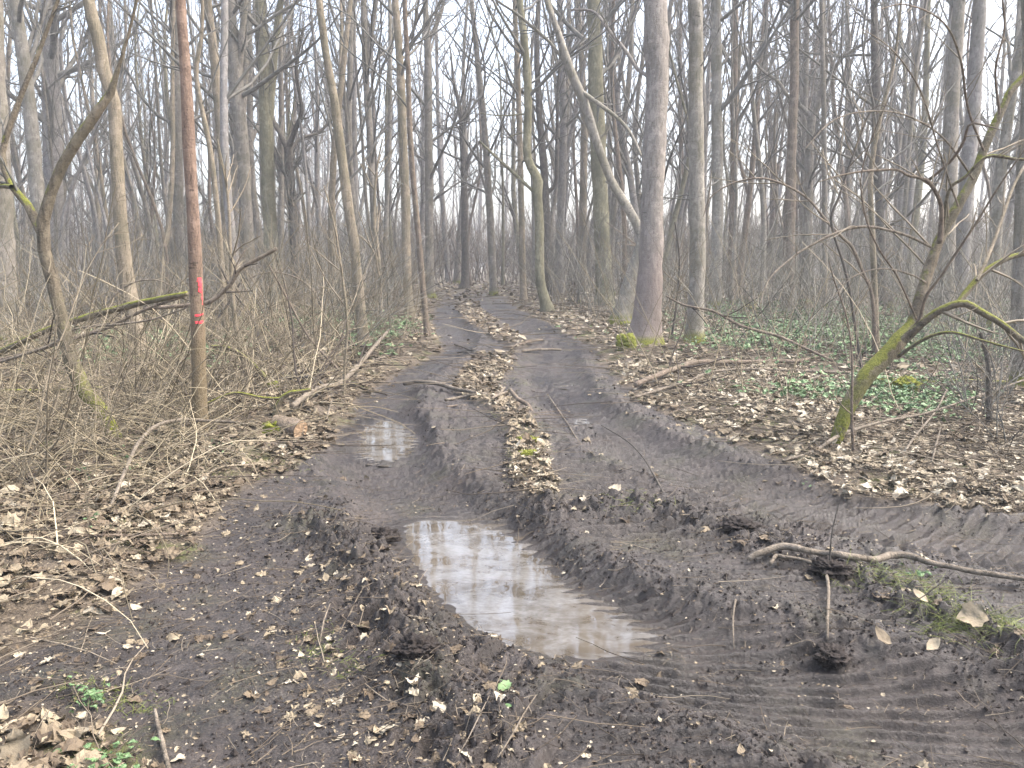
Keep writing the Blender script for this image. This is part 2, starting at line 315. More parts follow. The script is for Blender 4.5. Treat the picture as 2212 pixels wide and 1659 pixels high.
def surface(x, y, f=None):
    f = f or fields(x, y)
    far = sstep(np.hypot(x, y), 14, 30)
    e = 0.10 * pn(x * 2.1, y * 2.1, 11) + 0.06 * pn(x * 6, y * 6, 12)
    mudsd = f['mud'] + e * 1.2; m = sstep(mudsd, -0.04, 0.10)
    st = sstep(f['strip'] + e, -0.06, 0.08)
    rd = f['rd'] + 0.12 * pn(x * 3, y * 3, 61); ld = f['ld'] + 0.14 * pn(x * 2.5, y * 2.5, 62)
    ridge = np.exp(-(rd / 0.16) ** 2); lridge = np.exp(-(ld / 0.16) ** 2)
    z = (0.10 * pn(x * 0.33, y * 0.33, 1) + 0.05 * pn(x * 0.9, y * 0.9, 2)) * (1 - 0.75 * m) * (1 - 0.5 * far)
    z = z + 0.07 * (1 - m) * sstep(-mudsd, -0.05, 0.5) + (1 - m) * 0.025 * fbm(x * 3.2, y * 3.2, 3)
    ad = f['ad'] + 0.05 * pn(x * 1.7, y * 1.7, 5); bd = f['bd'] + 0.05 * pn(x * 1.7, y * 1.7, 6); od = f['od'] + 0.06 * pn(x * 1.7, y * 1.7, 7)
    ina = np.exp(-(ad / 0.40) ** 4); inb = np.exp(-(bd / 0.40) ** 4); ino = np.exp(-(od / 0.45) ** 4)
    rut = np.maximum(np.maximum(0.105 * ina, 0.085 * inb), 0.035 * ino)
    z = z - rut * (1 - 0.55 * far)
    clod = np.abs(fbm(x * 7, y * 7, 21, 3)); clod2 = fbm(x * 19, y * 19, 31, 3)
    berm = np.exp(-((ad - 0.52) / 0.13) ** 2) + 0.8 * np.exp(-((bd - 0.52) / 0.13) ** 2)
    z = z + m * (1 - 0.6 * far) * berm * (0.03 + 0.05 * clod) * (1 - ino * 0.5)
    z = z + 0.055 * st + 0.085 * ridge * (0.55 + 1.3 * clod) + 0.10 * lridge * (0.5 + 1.4 * clod)
    nearb = sstep(y, 4.7, 3.9) * sstep(x, -0.1, 0.4)
    lv = lugs(y * 1.0 + 0.10 * x, x * 0, 0.074, 0.0, x, y, 49)
    tr = 0.015 * ina * (lugs(-f['al'], f['as'], 0.085, 0.4, x, y, 41) * (1 - nearb) + lv * nearb) + 0.024 * inb * lugs(-f['bl'], f['bs'], 0.10, 0.35, x, y, 43) * (1 - ina)
    tr = tr + 0.006 * ino * lugs(-f['ol'], f['os'], 0.12, 0.3, x, y, 44) * (1 - ina)
    mid = m * (1 - np.maximum(np.maximum(ina, inb), ino))
    tr = tr + mid * (0.024 * lugs(-f['al'], f['as'], 0.12, 0.3, x, y, 45) * (1 - nearb) + 0.011 * lv * nearb)
    tr = tr * (0.75 + 0.45 * sstep(pn(x * 1.8, y * 1.8, 46), -0.25, 0.3)) * (0.65 + 0.6 * sstep(pn(x * 6, y * 6, 48), -0.3, 0.35))
    z = z + tr * m * (1 - st)
    rough = m * (0.35 + 1.0 * sstep(pn(x * 1.9, y * 1.9, 47), -0.2, 0.35)) * (1 - 0.6 * np.maximum(ina, inb)) * (1 - 0.5 * nearb)
    z = z + rough * (0.007 * clod2 + 0.022 * np.maximum(clod - 0.24, 0)) + m * 0.0065 * fbm(x * 45, y * 45, 51, 3)
    z = z + (np.clip(ridge, 0, 1) + np.clip(lridge, 0, 1) + 0.5 * berm * m) * 0.022 * clod2
    wet = np.maximum(ina * m * (0.4 + 0.6 * sstep(pn(x * 0.9, y * 0.9, 71), -0.15, 0.3)), inb * m * (0.4 + 0.6 * sstep(pn(x * 0.9, y * 0.9, 72), -0.05, 0.35)))
    wet = np.maximum(wet, 0.55 * mid * nearb)
    for key, zw, slope in (('p1', Z1, 0.16), ('p2', Z2, 0.10), ('p3', Z3, 0.10)):
        sd = f[key] + 0.045 * pn(x * 5, y * 5, 81) + 0.03 * pn(x * 14, y * 14, 82); w = np.where(sd > 0, 1.0, np.exp(-(np.minimum(sd, 0) / 0.14) ** 2))
        tgt = zw + np.clip(-sd * slope, -0.022, 0.05) + tr * (1 - 0.9 * sstep(f['as'], -0.18, 0.12) * sstep(sd, -0.12, 0.0) * (key == 'p1')) + 0.004 * clod2 * (sd < 0) + 0.002
        z = z * (1 - w) + tgt * w; wet = np.maximum(wet, np.where(sd > 0, 1, np.exp(-(sd / 0.22) ** 2)))
    rr = np.hypot(x, y); z = np.where(rr > 120, z * 0.2, z); wet = wet * (1 - 0.8 * sstep(rr, 9, 22)); m = m * (1 - 0.8 * sstep(rr, 24, 40))
    return z, dict(mud=m * (1 - st * 0.75), m=m, st=st, wet=np.clip(wet, 0, 1), ridge=np.maximum(ridge, lridge), ino=ino, ina=ina, inb=inb, lridge=lridge, berm=berm)
def H(x, y):
    x = np.atleast_1d(np.asarray(x, float)); y = np.atleast_1d(np.asarray(y, float)); return surface(x, y)[0]
def G(px, py):                                           # the ground point seen at a place of the picture
    z = 0.0
    for _ in range(7):
        p = onplane(px, py, z); z = 0.5 * z + 0.5 * float(H(p[0], p[1])[0])
    p[2] = float(H(p[0], p[1])[0]); return p
rs = [0.05, 0.5, 1.0, 1.5]; r = 1.9
while r < 165:
    rs.append(r)
    if r < 2.35: dr = 0.016
    elif r < 10: dr = max(0.0055, 0.75 * r * r / 1290)
    else: dr = 0.0065 * r * (1 + max(0, r - 60) / 25)
    r += dr
rs = np.array(rs); FA = math.radians(38)
an = np.concatenate([np.linspace(-FA, FA, 900), np.linspace(FA, 2 * math.pi - FA, 150)[1:-1]])
nr, na = len(rs), len(an)
ci = np.unique(np.concatenate([np.arange(0, nr, 3), [nr - 1]])); cj = np.unique(np.concatenate([np.arange(0, 900, 3), np.arange(899, na), [na - 1]]))
cx = rs[ci][:, None] * np.sin(an[cj])[None]; cy = rs[ci][:, None] * np.cos(an[cj])[None]
cf = fields(cx.ravel(), cy.ravel())
def upsample(a):
    a = a.reshape(len(ci), len(cj))
    b = np.empty((nr, len(cj)))
    k = np.clip(np.searchsorted(ci, np.arange(nr), 'right') - 1, 0, len(ci) - 2); fr = ((np.arange(nr) - ci[k]) / (ci[k + 1] - ci[k]))[:, None]
    b = a[k] * (1 - fr) + a[k + 1] * fr
    k = np.clip(np.searchsorted(cj, np.arange(na), 'right') - 1, 0, len(cj) - 2); fr = ((np.arange(na) - cj[k]) / (cj[k + 1] - cj[k]))[None]
    return (b[:, k] * (1 - fr) + b[:, k + 1] * fr).ravel()
gx = (rs[:, None] * np.sin(an)[None]).ravel(); gy = (rs[:, None] * np.cos(an)[None]).ravel()
gz, gm = surface(gx, gy, {k: upsample(v) for k, v in cf.items()})
idx = np.arange(nr * na).reshape(nr, na); nx = np.roll(idx, -1, 1)
GQ = np.stack([idx[:-1], idx[1:], nx[1:], nx[:-1]], -1).reshape(-1, 4)
mossn = np.clip(fbm(gx * 2.2, gy * 2.2, 91, 4) * 2.4 - 0.22, 0, 1) * (1 - gm['m'] * 0.8)
m, t, b, L = nt('forest_ground')
tc = N_(t, "ShaderNodeTexCoord"); P0 = tc.outputs['Object']
na_, nb_, nc_, nd_ = noise(t, P0, 1.6, 5), noise(t, P0, 9, 6, 0.7), noise(t, P0, 55, 5, 0.7), noise(t, P0, 240, 3, 0.7)
mudc = ramp(t, math_(t, 'ADD', math_(t, 'MULTIPLY', nb_, 0.55), math_(t, 'MULTIPLY', nc_, 0.45)), [(0.37, (0.0085, 0.0062, 0.005)), (0.5, (0.032, 0.0245, 0.0203)), (0.63, (0.086, 0.071, 0.062))])
mudc = mix(t, rng_map(t, na_, 0.45, 0.62, 0, 0.45), mudc, (0.075, 0.057, 0.048))
mudc = mix(t, rng_map(t, noise(t, P0, 130, 2, 0.5), 0.66, 0.70, 0, 0.7), mudc, (0.22, 0.19, 0.16))
floorc = ramp(t, math_(t, 'ADD', math_(t, 'MULTIPLY', nb_, 0.4), math_(t, 'MULTIPLY', nc_, 0.6)), [(0.3, (0.045, 0.034, 0.024)), (0.5, (0.125, 0.096, 0.065)), (0.72, (0.27, 0.215, 0.15))])
c = mix(t, attr(t, 'mud'), floorc, mudc)
c = mix(t, math_(t, 'MULTIPLY', attr(t, 'moss'), rng_map(t, nc_, 0.4, 0.55)), c, (0.10, 0.115, 0.022))
wetf = rng_map(t, math_(t, 'ADD', math_(t, 'MULTIPLY', attr(t, 'wet'), 0.75), math_(t, 'MULTIPLY', nb_, 0.5)), 0.45, 0.85)
c = mix(t, math_(t, 'MULTIPLY', wetf, 0.55), c, (0.030, 0.0235, 0.0195))
L.new(c, b.inputs['Base Color'])
base_r = math_(t, 'SUBTRACT', 0.9, math_(t, 'MULTIPLY', attr(t, 'mud'), 0.33))
L.new(math_(t, 'SUBTRACT', base_r, math_(t, 'MULTIPLY', wetf, 0.28)), b.inputs['Roughness'])
b.inputs['Specular IOR Level'].default_value = 0.42
hgt = math_(t, 'ADD', math_(t, 'MULTIPLY', nc_, 0.8), math_(t, 'MULTIPLY', nd_, 0.35))
bump(t, hgt, b, 1.0, 0.014)
M['ground'] = m
ground = link('ground', mesh_data('ground', np.stack([gx, gy, gz], 1), GQ, m, True, {'mud': gm['mud'], 'wet': gm['wet'], 'moss': mossn}))
tag(ground, 'muddy forest track and leaf covered forest floor', 'ground', kind='structure')
# ------------------------------------------------------------------ puddles
m, t, b, L = nt('puddle_water')
tc = N_(t, "ShaderNodeTexCoord"); P0 = tc.outputs['Object']
mp = N_(t, "ShaderNodeMapping"); mp.inputs['Scale'].default_value = (1, 1.6, 1); mp.inputs['Rotation'].default_value = (0, 0, 0.7); L.new(P0, mp.inputs[0])
film = rng_map(t, math_(t, 'ADD', noise(t, mp.outputs[0], 4.2, 6, 0.62, 0.5), math_(t, 'MULTIPLY', attr(t, 'mid'), 0.13)), 0.47, 0.72)
fine = noise(t, mp.outputs[0], 38, 4, 0.7)
c = mix(t, math_(t, 'MULTIPLY', film, 0.36), ramp(t, noise(t, P0, 3, 3), [(0.35, (0.075, 0.062, 0.046)), (0.65, (0.13, 0.11, 0.085))]), ramp(t, fine, [(0.35, (0.27, 0.275, 0.275)), (0.7, (0.52, 0.53, 0.535))]))
L.new(c, b.inputs['Base Color']); L.new(math_(t, 'ADD', 0.01, math_(t, 'MULTIPLY', film, 0.05)), b.inputs['Roughness'])
b.inputs['IOR'].default_value = 1.45; b.inputs['Specular IOR Level'].default_value = 0.7
bump(t, math_(t, 'ADD', math_(t, 'MULTIPLY', noise(t, P0, 6, 2), 0.6), math_(t, 'MULTIPLY', film, 0.06)), b, 0.05, 0.02)
for P, zw, lab in ((PUD1, Z1, 'long grey scummed puddle in the deep wheel rut'), (PUD2, Z2, 'small brown puddle in the rut beside the cut log'), (PUD3, Z3, 'small wet pool in the far rut'), (PUD4, Z3, 'tiny shine of water up the far rut')):
    c0 = P.mean(0); Q = c0 + (P - c0) * (1 + 0.10 / np.linalg.norm(P - c0, axis=1, keepdims=True))
    n = len(Q); Q2 = c0 + (Q - c0) * 0.6
    V = np.vstack([[[*c0, zw]], np.column_stack([Q2, np.full(n, zw)]), np.column_stack([Q, np.full(n, zw)])]); mid_ = np.concatenate([[1.0], np.full(n, 0.75), np.zeros(n)])
    F = np.array([(0, 1 + i, 1 + (i + 1) % n) for i in range(n)]); F4 = np.array([(1 + i, 1 + n + i, 1 + n + (i + 1) % n, 1 + (i + 1) % n) for i in range(n)])
    if ((Q[1] - c0)[1] * (Q[0] - c0)[0] - (Q[1] - c0)[0] * (Q[0] - c0)[1]) < 0: F = F[:, ::-1]; F4 = F4[:, ::-1]
    tag(link('puddle_water', mesh_data('puddle_water', V, [F4, F], m, False, {'mid': mid_})), lab, 'puddle', kind='structure')
# ------------------------------------------------------------------ trees
HAND = []                                                # (px, D, short name) of trees placed by hand, for the labels of their neighbours
def stem(pts, base, D, Htot=None, dD=0.0, ring=0.22, tipr=0.02, flare=0.35, wob=0.05, lump=0.05):
    Ps = []; Rs = []
    n = len(pts)
    for i, (px, py, w) in enumerate(pts):
        d = D + dD * i / max(1, n - 1)
        p = at(px, py, d) if not (i == 0 and base is not None) else np.array(base, float)
        Ps.append(p); Rs.append(0.5 * w / FPX * (p[1] * math.cos(PITCH) - (p[2] - CAMH) * math.sin(PITCH)))
    Ps = np.array(Ps); Rs = np.array(Rs)
    if Htot and Ps[-1, 2] < Htot:
        d = unit(unit(Ps[-1] - Ps[-2]) * 0.6 + np.array([0, 0, 0.6])); rem = Htot - Ps[-1, 2]; k = max(3, int(rem / 1.5)); p = Ps[-1]; r0 = Rs[-1]
        for j in range(1, k + 1):
            d = unit(d + rng.normal(size=3) * 0.07 + np.array([0, 0, 0.05])); p = p + d * rem / k
            Ps = np.vstack([Ps, p]); Rs = np.append(Rs, r0 * (1 - j / k) + tipr * j / k)
    S = smooth_poly(np.column_stack([Ps, Rs]), 5); seg = np.linalg.norm(np.diff(S[:, :3], axis=0), axis=1); L = np.concatenate([[0], np.cumsum(seg)])
    k = max(6, int(L[-1] / ring)); q = np.linspace(0, L[-1], k)
    S = np.column_stack([np.interp(q, L, S[:, j]) for j in range(4)])
    seed = int(rng.integers(1000))
    S[:, 0] += wob * Rs.mean() * 4 * pn(q * 0.8, q * 0 + 3.3, seed); S[:, 1] += wob * 8 * Rs.mean() * pn(q * 0.5, q * 0 + 7.3, seed)
    S[:, 3] = np.maximum(S[:, 3], 0.002) * (1 + lump * 2 * pn(q * 2.2, q * 0 + 1.7, seed))
    if base is not None and flare: S[:, 3] *= 1 + flare * np.exp(-q / 0.16)
    if base is not None: S = np.vstack([[S[0, 0], S[0, 1], S[0, 2] - 0.15, S[0, 3] * 1.1], S])
    return S[None, :, :3], np.maximum(S[None, :, 3], 0.002)
def bumpy(V, amp, freq, seed=0):                         # uneven surface on a trunk
    return V + amp * np.stack([pn(V[:, 2] * freq + V[:, 0] * freq * 2, V[:, 1] * freq * 2, seed + k) for k in range(3)], 1)
def add(o, name, P, R, k, mat, loc, cap=False, amp=0.0):
    V, F = tubes(P, R, k, cap)
    if amp: V = bumpy(V, amp, 3.0, int(rng.integers(999)))
    return link(name, mesh_data(name, V - np.asarray(loc), F, mat), o)
def tree(label, short, pts, mat, D=None, Htot=17, limbs=(), nb=14, t0=0.35, spread=52, low=0, name='bare_tree', cat='tree', twigs='twig', sides=14, flare=0.35, crown=True, dD=0.0, group=None, twl=0.30):
    if D is None: base = G(*pts[0][:2]); D = base[1]
    else:
        base = at(pts[0][0], pts[0][1], D); base[2] = float(H(base[0], base[1])[0])
    root = empty(name, base, label, cat, group); HAND.append((pts[0][0], D, short))
    P, R = stem(pts, base, D, Htot, dD, flare=flare)
    add(root, 'trunk', P, R, sides, M[mat], base, amp=0.10 * float(R[0, :8].mean()))
    tw = []
    LP = []
    for lm in limbs:
        off = lm[0] if isinstance(lm[0], (int, float)) else 0.0
        pl = lm[1:] if isinstance(lm[0], (int, float)) else lm
        lp, lr = stem(pl, None, D, None, off, ring=0.12, flare=0)
        add(root, 'limb', lp, lr, 9, M[mat], base, amp=0.08 * float(lr.mean())); LP.append((lp, lr))
        if crown:
            a, ar = grow(lp, lr, 9, 0.15, 0.98, 0.30, 48, 0.05, 6, 0.13, 0.45, 0.003); tw.append(tubes(a, ar, 4))
            a2, ar2 = grow(a, ar, 4, 0.2, 0.95, 0.4, 42, 0.04, 4, 0.15, 0.6, 0.0025); tw.append(tubes(a2, ar2, 3))
    if crown:
        a, ar = grow(P, R, nb, t0, 0.97, twl, spread, 0.10, 9, 0.10, 0.42, 0.006); tw.append(tubes(a, ar, 5))
        a2, ar2 = grow(a, ar, 7, 0.15, 0.95, 0.42, 42, 0.07, 6, 0.13, 0.55, 0.004); tw.append(tubes(a2, ar2, 4))
        a3, ar3 = grow(a2, ar2, 5, 0.15, 0.95, 0.45, 40, 0.05, 4, 0.15, 0.6, 0.003); tw.append(tubes(a3, ar3, 3))
        if low:
            a, ar = grow(P, R, low, 0.05, t0, 0.075, 60, 0.04, 6, 0.16, 0.12, 0.003, lshape=0); tw.append(tubes(a, ar, 3))
            a2, ar2 = grow(a, ar, 4, 0.2, 0.95, 0.45, 40, 0.03, 4, 0.16, 0.6, 0.002); tw.append(tubes(a2, ar2, 3))
        V, F = join(tw); link('crown', mesh_data('crown', V - base, F, M[twigs]), root)
    return root, P, R, base
T = tree
marked, mP, mR, mB = T('reddish young tree sprayed with red paint marks beside the track', 'the red-painted tree', [(432, 930, 31), (428, 760, 30), (424, 640, 29), (417, 480, 27), (410, 330, 26), (402, 160, 24), (390, 0, 21)], 'red', Htot=13, nb=12, t0=0.45, sides=18)
# paint strokes on its bark
def paint(strokes):
    parts = []
    zc = mP[0, :, 2]
    for (x0, y0, x1, y1, sl) in strokes:
        nu, nv = 6, 7; g = np.zeros((nv, nu, 3))
        for iv in range(nv):
            for iu in range(nu):
                fu, fv = iu / (nu - 1), iv / (nv - 1)
                px = x0 + (x1 - x0) * fu + 0.9 * pn(np.array([fv * 3 + x0]), np.array([fu * 2 + y0]), 5)[0] * 4 * (1 if iu in (0, nu - 1) else 0)
                py = y0 + (y1 - y0) * fv + sl * fu + 2.5 * pn(np.array([fu * 4 + y0]), np.array([fv * 2 + x0]), 6)[0]
                z = at(px, py, mB[1])[2]; c = np.array([np.interp(z, zc, mP[0, :, 0]), np.interp(z, zc, mP[0, :, 1])]); rr = np.interp(z, zc, mR[0]) * 1.0 + 0.006
                ox = np.clip((at(px, py, mB[1] - rr)[0] - c[0]) / rr, -0.93, 0.93)
                g[iv, iu] = (c[0] + rr * ox, c[1] - rr * math.sqrt(1 - ox * ox), z)
        idx = np.arange(nu * nv).reshape(nv, nu)
        parts.append((g.reshape(-1, 3), [np.stack([idx[:-1, :-1], idx[1:, :-1], idx[1:, 1:], idx[:-1, 1:]], -1).reshape(-1, 4)]))
    return join(parts)
for strokes in ([(425, 600, 437, 609, -1), (427, 606, 437, 618, 0), (431, 610, 438, 632, 1), (427, 621, 434, 630, 1), (433, 628, 441, 657, 1), (436, 640, 442, 655, 0)], [(421, 679, 443, 683, -4)], [(421, 693, 443, 698, -1)]):
    V, F = paint(strokes); link('paint_mark', mesh_data('paint_mark', V - mB, F, M['paint']), marked)
T('crooked mossy tree forking low above the dead brush', 'the crooked mossy tree', [(248, 945, 22), (207, 868, 30), (170, 830, 32), (150, 764, 29), (130, 676, 27), (106, 571, 27), (90, 500, 27), (123, 380, 22), (180, 281, 22), (232, 211, 18), (250, 160, 10), (275, 80, 6)], 'mossy', Htot=5.2, limbs=[[0.4, (90, 502, 22), (53, 432, 17), (25, 404, 15), (5, 330, 13), (40, 220, 11), (85, 110, 9), (125, 0, 7)], [0.9, (25, 404, 11), (-30, 390, 9), (-120, 300, 6)]], nb=5, t0=0.75, twl=0.2)
T('tan tree kinked high up behind the mossy crooked one', 'the kinked tan tree', [(302, 785, 36), (290, 690, 33), (271, 583, 31), (258, 440, 29), (250, 330, 27), (246, 218, 27), (226, 165, 25), (213, 88, 26), (192, 0, 24)], 'tan', Htot=16)
T('thick grey trunk cut off by the edge of the picture beyond the crooked mossy tree', 'the thick edge trunk', [(8, 740, 62), (4, 580, 54), (0, 400, 50), (-12, 150, 46)], 'grey', D=14.5, Htot=18)
T('pale greenish trunk behind the limb of the crooked mossy tree', 'the pale greenish trunk', [(100, 655, 34), (84, 450, 30), (62, 215, 28), (42, 60, 26), (32, 0, 25)], 'pale', D=24, Htot=20, nb=18, t0=0.25)
T('stout purplish grey trunk far behind the crooked mossy tree', 'the stout far trunk', [(122, 640, 42), (116, 400, 38), (110, 200, 36), (106, 0, 32)], 'far', D=34, Htot=21, nb=18, t0=0.25, spread=60)
T('straight grey tree half hidden behind the red-painted tree', 'the hidden grey tree', [(388, 640, 24), (384, 380, 21), (380, 120, 19), (376, 0, 18)], 'grey', D=30, Htot=20, t0=0.3)
T('thin brown sapling with a kink behind the red-painted tree', 'the thin kinked sapling', [(487, 690, 13), (472, 480, 12), (455, 330, 11), (432, 215, 10), (424, 150, 9), (435, 80, 8), (437, 0, 7)], 'tan', D=17, Htot=11, nb=8)
T('slim tan tree leaning slightly next to the red-painted tree', 'the slim tan tree', [(498, 660, 24), (485, 380, 21), (471, 210, 20), (458, 80, 18), (448, 0, 17)], 'tan', D=22, Htot=17, t0=0.3)
T('grey brown tree splitting into two stems well above the brush', 'the split grey tree', [(540, 650, 30), (531, 457, 28), (524, 316, 27), (511, 176, 28), (504, 90, 22), (497, 0, 19)], 'grey', D=25, Htot=20, limbs=[[(512, 180, 16), (522, 90, 15), (530, 0, 13), (545, -140, 8)]], t0=0.3)
T('broad greenish grey trunk with a fork leaning away from the split tree', 'the broad greenish trunk', [(592, 640, 32), (580, 420, 29), (577, 316, 28), (570, 140, 27), (563, 0, 24)], 'green', D=28, Htot=21, limbs=[[(580, 260, 18), (594, 110, 16), (606, 0, 14), (625, -160, 9)]], t0=0.3)
T('dark oak with low spreading forks among paler trunks', 'the dark forked oak', [(642, 655, 21), (634, 480, 19), (628, 387, 19), (622, 318, 19)], 'dark', D=28, Htot=None, limbs=[[1.5, (622, 322, 14), (606, 288, 12), (592, 262, 10), (570, 200, 8), (560, 110, 6)], [-1, (622, 322, 13), (640, 275, 11), (652, 235, 9), (640, 150, 7), (655, 60, 5)], [1, (623, 330, 9), (648, 300, 8), (690, 285, 7), (730, 240, 5)], [0, (628, 395, 8), (600, 350, 7), (585, 300, 5)]], nb=6, t0=0.6)
T('tall tan tree leaning towards the red-painted tree at the track edge', 'the leaning tan tree', [(786, 745, 24), (770, 580, 23), (766, 527, 22), (749, 422, 21), (735, 316, 20), (721, 211, 19), (703, 105, 17), (689, 0, 15)], 'tan', Htot=13, low=8)
T('slender tan tree with a straight stem beside a thinner leaning one', 'the straight tan tree', [(885, 682, 20), (879, 583, 19), (876, 422, 20), (871, 316, 19), (864, 140, 17), (854, 0, 15)], 'tan', Htot=17, t0=0.3, low=8)
T('thin brown tree at the track edge leaning across its tan neighbour', 'the thin brown tree', [(923, 722, 12), (910, 583, 13), (899, 457, 12), (887, 316, 12), (881, 140, 11), (875, 0, 10)], 'brown', Htot=12, nb=10, low=6)
T('slim silvery grey tree between the leaning tan tree and the straight tan one', 'the silvery tree', [(818, 655, 17), (806, 430, 15), (798, 281, 15), (789, 140, 14), (786, 0, 13)], 'grey', D=29, Htot=20, limbs=[[(790, 150, 9), (802, 80, 8), (815, 0, 6)]], t0=0.2)
T('grey tree with an upright fork standing where the track narrows', 'the forked track tree', [(930, 640, 21), (928, 583, 19), (926, 316, 18), (924, 105, 16), (918, 0, 13)], 'grey', Htot=20, D=33, limbs=[[(926, 90, 9), (945, 45, 8), (960, 0, 7)]], t0=0.2)
T('dark bare tree with arching branches at the end of the track', 'the dark tree at the track end', [(1003, 622, 20), (1005, 583, 17), (1003, 422, 15), (999, 316, 13), (995, 246, 11), (980, 176, 8)], 'dark', D=42, Htot=12, limbs=[[(1003, 400, 9), (1012, 345, 8), (1030, 312, 7), (1040, 306, 5)], [(998, 300, 7), (1012, 240, 6), (1020, 190, 4)]], t0=0.35, nb=12)
T('slender grey tree seen over the track with many upright twigs', 'the slender track tree', [(1066, 630, 17), (1058, 457, 16), (1047, 281, 14), (1033, 140, 12), (1018, 0, 10)], 'grey', D=36, Htot=18, limbs=[[(1035, 150, 6), (1060, 60, 5), (1075, 0, 4)]], t0=0.2)
T('smooth greenish tree with a sharp crook halfway up by the track', 'the crook-necked tree', [(1183, 672, 25), (1167, 606, 21), (1165, 540, 20), (1165, 470, 20), (1160, 422, 21), (1161, 388, 23), (1143, 352, 19), (1138, 316, 18), (1141, 211, 17), (1135, 105, 17), (1123, 0, 14)], 'green', Htot=16, limbs=[[(1153, 414, 8), (1100, 365, 7), (1051, 320, 5), (1036, 304, 3)], [(1134, 246, 4), (1083, 250, 3), (1037, 244, 2)], [(1134, 286, 3), (1115, 290, 3), (1098, 297, 2)]], t0=0.35)
T('two toned thin trunk close behind the crook-necked tree', 'the thin trunk by the crook', [(1131, 660, 15), (1128, 540, 14), (1125, 400, 13), (1120, 200, 12), (1112, 0, 10)], 'tan', D=30, Htot=18, t0=0.25)
T('dark twin stem tree behind the crook-necked tree', 'the dark twin stem tree', [(1190, 640, 20), (1180, 480, 18), (1176, 380, 17), (1165, 240, 14), (1160, 100, 12), (1164, 0, 10)], 'dark', D=34, Htot=19, limbs=[[(1178, 420, 11), (1200, 395, 9), (1203, 330, 8), (1205, 200, 7), (1215, 60, 5)]], t0=0.2)
T('grey tree leaning far over the track from the big pinkish trunk', 'the leaning grey tree', [(1343, 700, 46), (1362, 610, 34), (1380, 545, 26), (1386, 512, 21), (1360, 457, 20), (1325, 401, 19), (1297, 330, 19), (1272, 253, 20), (1258, 211, 21), (1234, 158, 18), (1209, 81, 15), (1195, 42, 14), (1178, -10, 13)], 'pale', Htot=9, limbs=[[-0.6, (1254, 196, 10), (1275, 211, 10), (1304, 232, 9), (1339, 260, 8), (1364, 292, 8), (1385, 337, 6)], [0.4, (1240, 165, 9), (1220, 134, 8), (1191, 95, 7), (1156, 63, 7), (1114, 28, 6), (1072, 0, 5), (1000, -60, 3)], [(1325, 400, 8), (1317, 396, 7), (1308, 392, 4)], [(1292, 305, 6), (1312, 282, 4), (1318, 268, 2)]], nb=6, t0=0.7, twl=0.15, flare=0.5)
T('big smooth tree with pinkish lower bark and a knobbly burl', 'the big pinkish tree', [(1388, 748, 74), (1396, 690, 60), (1402, 600, 53), (1407, 480, 50), (1413, 340, 49), (1417, 180, 49), (1416, 120, 51), (1416, 98, 57), (1416, 76, 55), (1416, 50, 50), (1416, 0, 49)], 'pink', Htot=18, limbs=[[1.0, (1400, 165, 9), (1376, 148, 8), (1353, 112, 8), (1311, 60, 7), (1283, 25, 6), (1234, 21, 4)]], sides=22, t0=0.45, nb=16)
T('tall greenish grey trunk behind the leaning grey tree', 'the tall greenish trunk', [(1306, 660, 42), (1304, 583, 36), (1293, 352, 33), (1287, 176, 32), (1282, 0, 29)], 'green', Htot=20, sides=16, t0=0.3)
T('straight pale trunk with dark branch scars and a mossy foot', 'the scarred pale trunk', [(1500, 743, 40), (1506, 583, 34), (1505, 422, 33), (1503, 211, 31), (1501, 0, 30)], 'pale', Htot=17, sides=18, low=6)
T('slim pale trunk close beside the scarred one with a broken branch', 'the slim pale trunk', [(1543, 668, 28), (1547, 560, 25), (1550, 422, 24), (1548, 211, 23), (1547, 0, 21)], 'pale', Htot=18, limbs=[[(1552, 152, 6), (1575, 118, 5), (1602, 95, 4), (1650, 88, 3), (1690, 80, 2)]], t0=0.3)
T('dark brown straight tree between pale trunks', 'the dark brown straight tree', [(1577, 655, 20), (1583, 480, 17), (1586, 300, 16), (1588, 0, 14)], 'brown', Htot=19, D=30, t0=0.3)
T('reddish brown straight trunk standing before the open sky gap', 'the reddish brown trunk', [(1702, 673, 30), (1703, 583, 27), (1708, 387, 22), (1714, 211, 19), (1716, 0, 18)], 'brown', Htot=18, t0=0.35)
T('grey tree forking into a wide cup with bent arms', 'the wide forked tree', [(1738, 665, 23), (1744, 500, 20), (1748, 352, 18), (1754, 250, 17)], 'grey', D=28, Htot=None, limbs=[[(1754, 255, 14), (1772, 211, 14), (1783, 141, 13), (1779, 60, 11), (1773, -40, 9), (1770, -200, 6)], [1, (1753, 255, 10), (1733, 232, 9), (1700, 205, 8), (1680, 176, 8), (1642, 148, 6), (1610, 100, 4)], [-1, (1782, 180, 8), (1790, 172, 8), (1814, 130, 8), (1840, 110, 7), (1874, 88, 6), (1930, 40, 4)]], nb=5, t0=0.6)
T('dark ivy grown tree with dense twigs behind the leaning shrub', 'the dark ivy grown tree', [(1905, 660, 22), (1900, 450, 19), (1893, 280, 18), (1890, 120, 17), (1888, 0, 14)], 'dark', D=27, Htot=17, nb=30, t0=0.15, spread=65, low=20)
T('light grey trunk leaning behind the arms of the leaning shrub', 'the light grey trunk', [(2040, 680, 33), (2050, 420, 30), (2058, 200, 28), (2073, 0, 25)], 'grey', D=21, Htot=19, t0=0.35)
T('wide brownish grey trunk next to the light grey leaning trunk', 'the wide brownish trunk', [(2070, 690, 34), (2086, 422, 31), (2102, 246, 29), (2114, 35, 27), (2116, 0, 26)], 'far', D=22, Htot=19, t0=0.35)
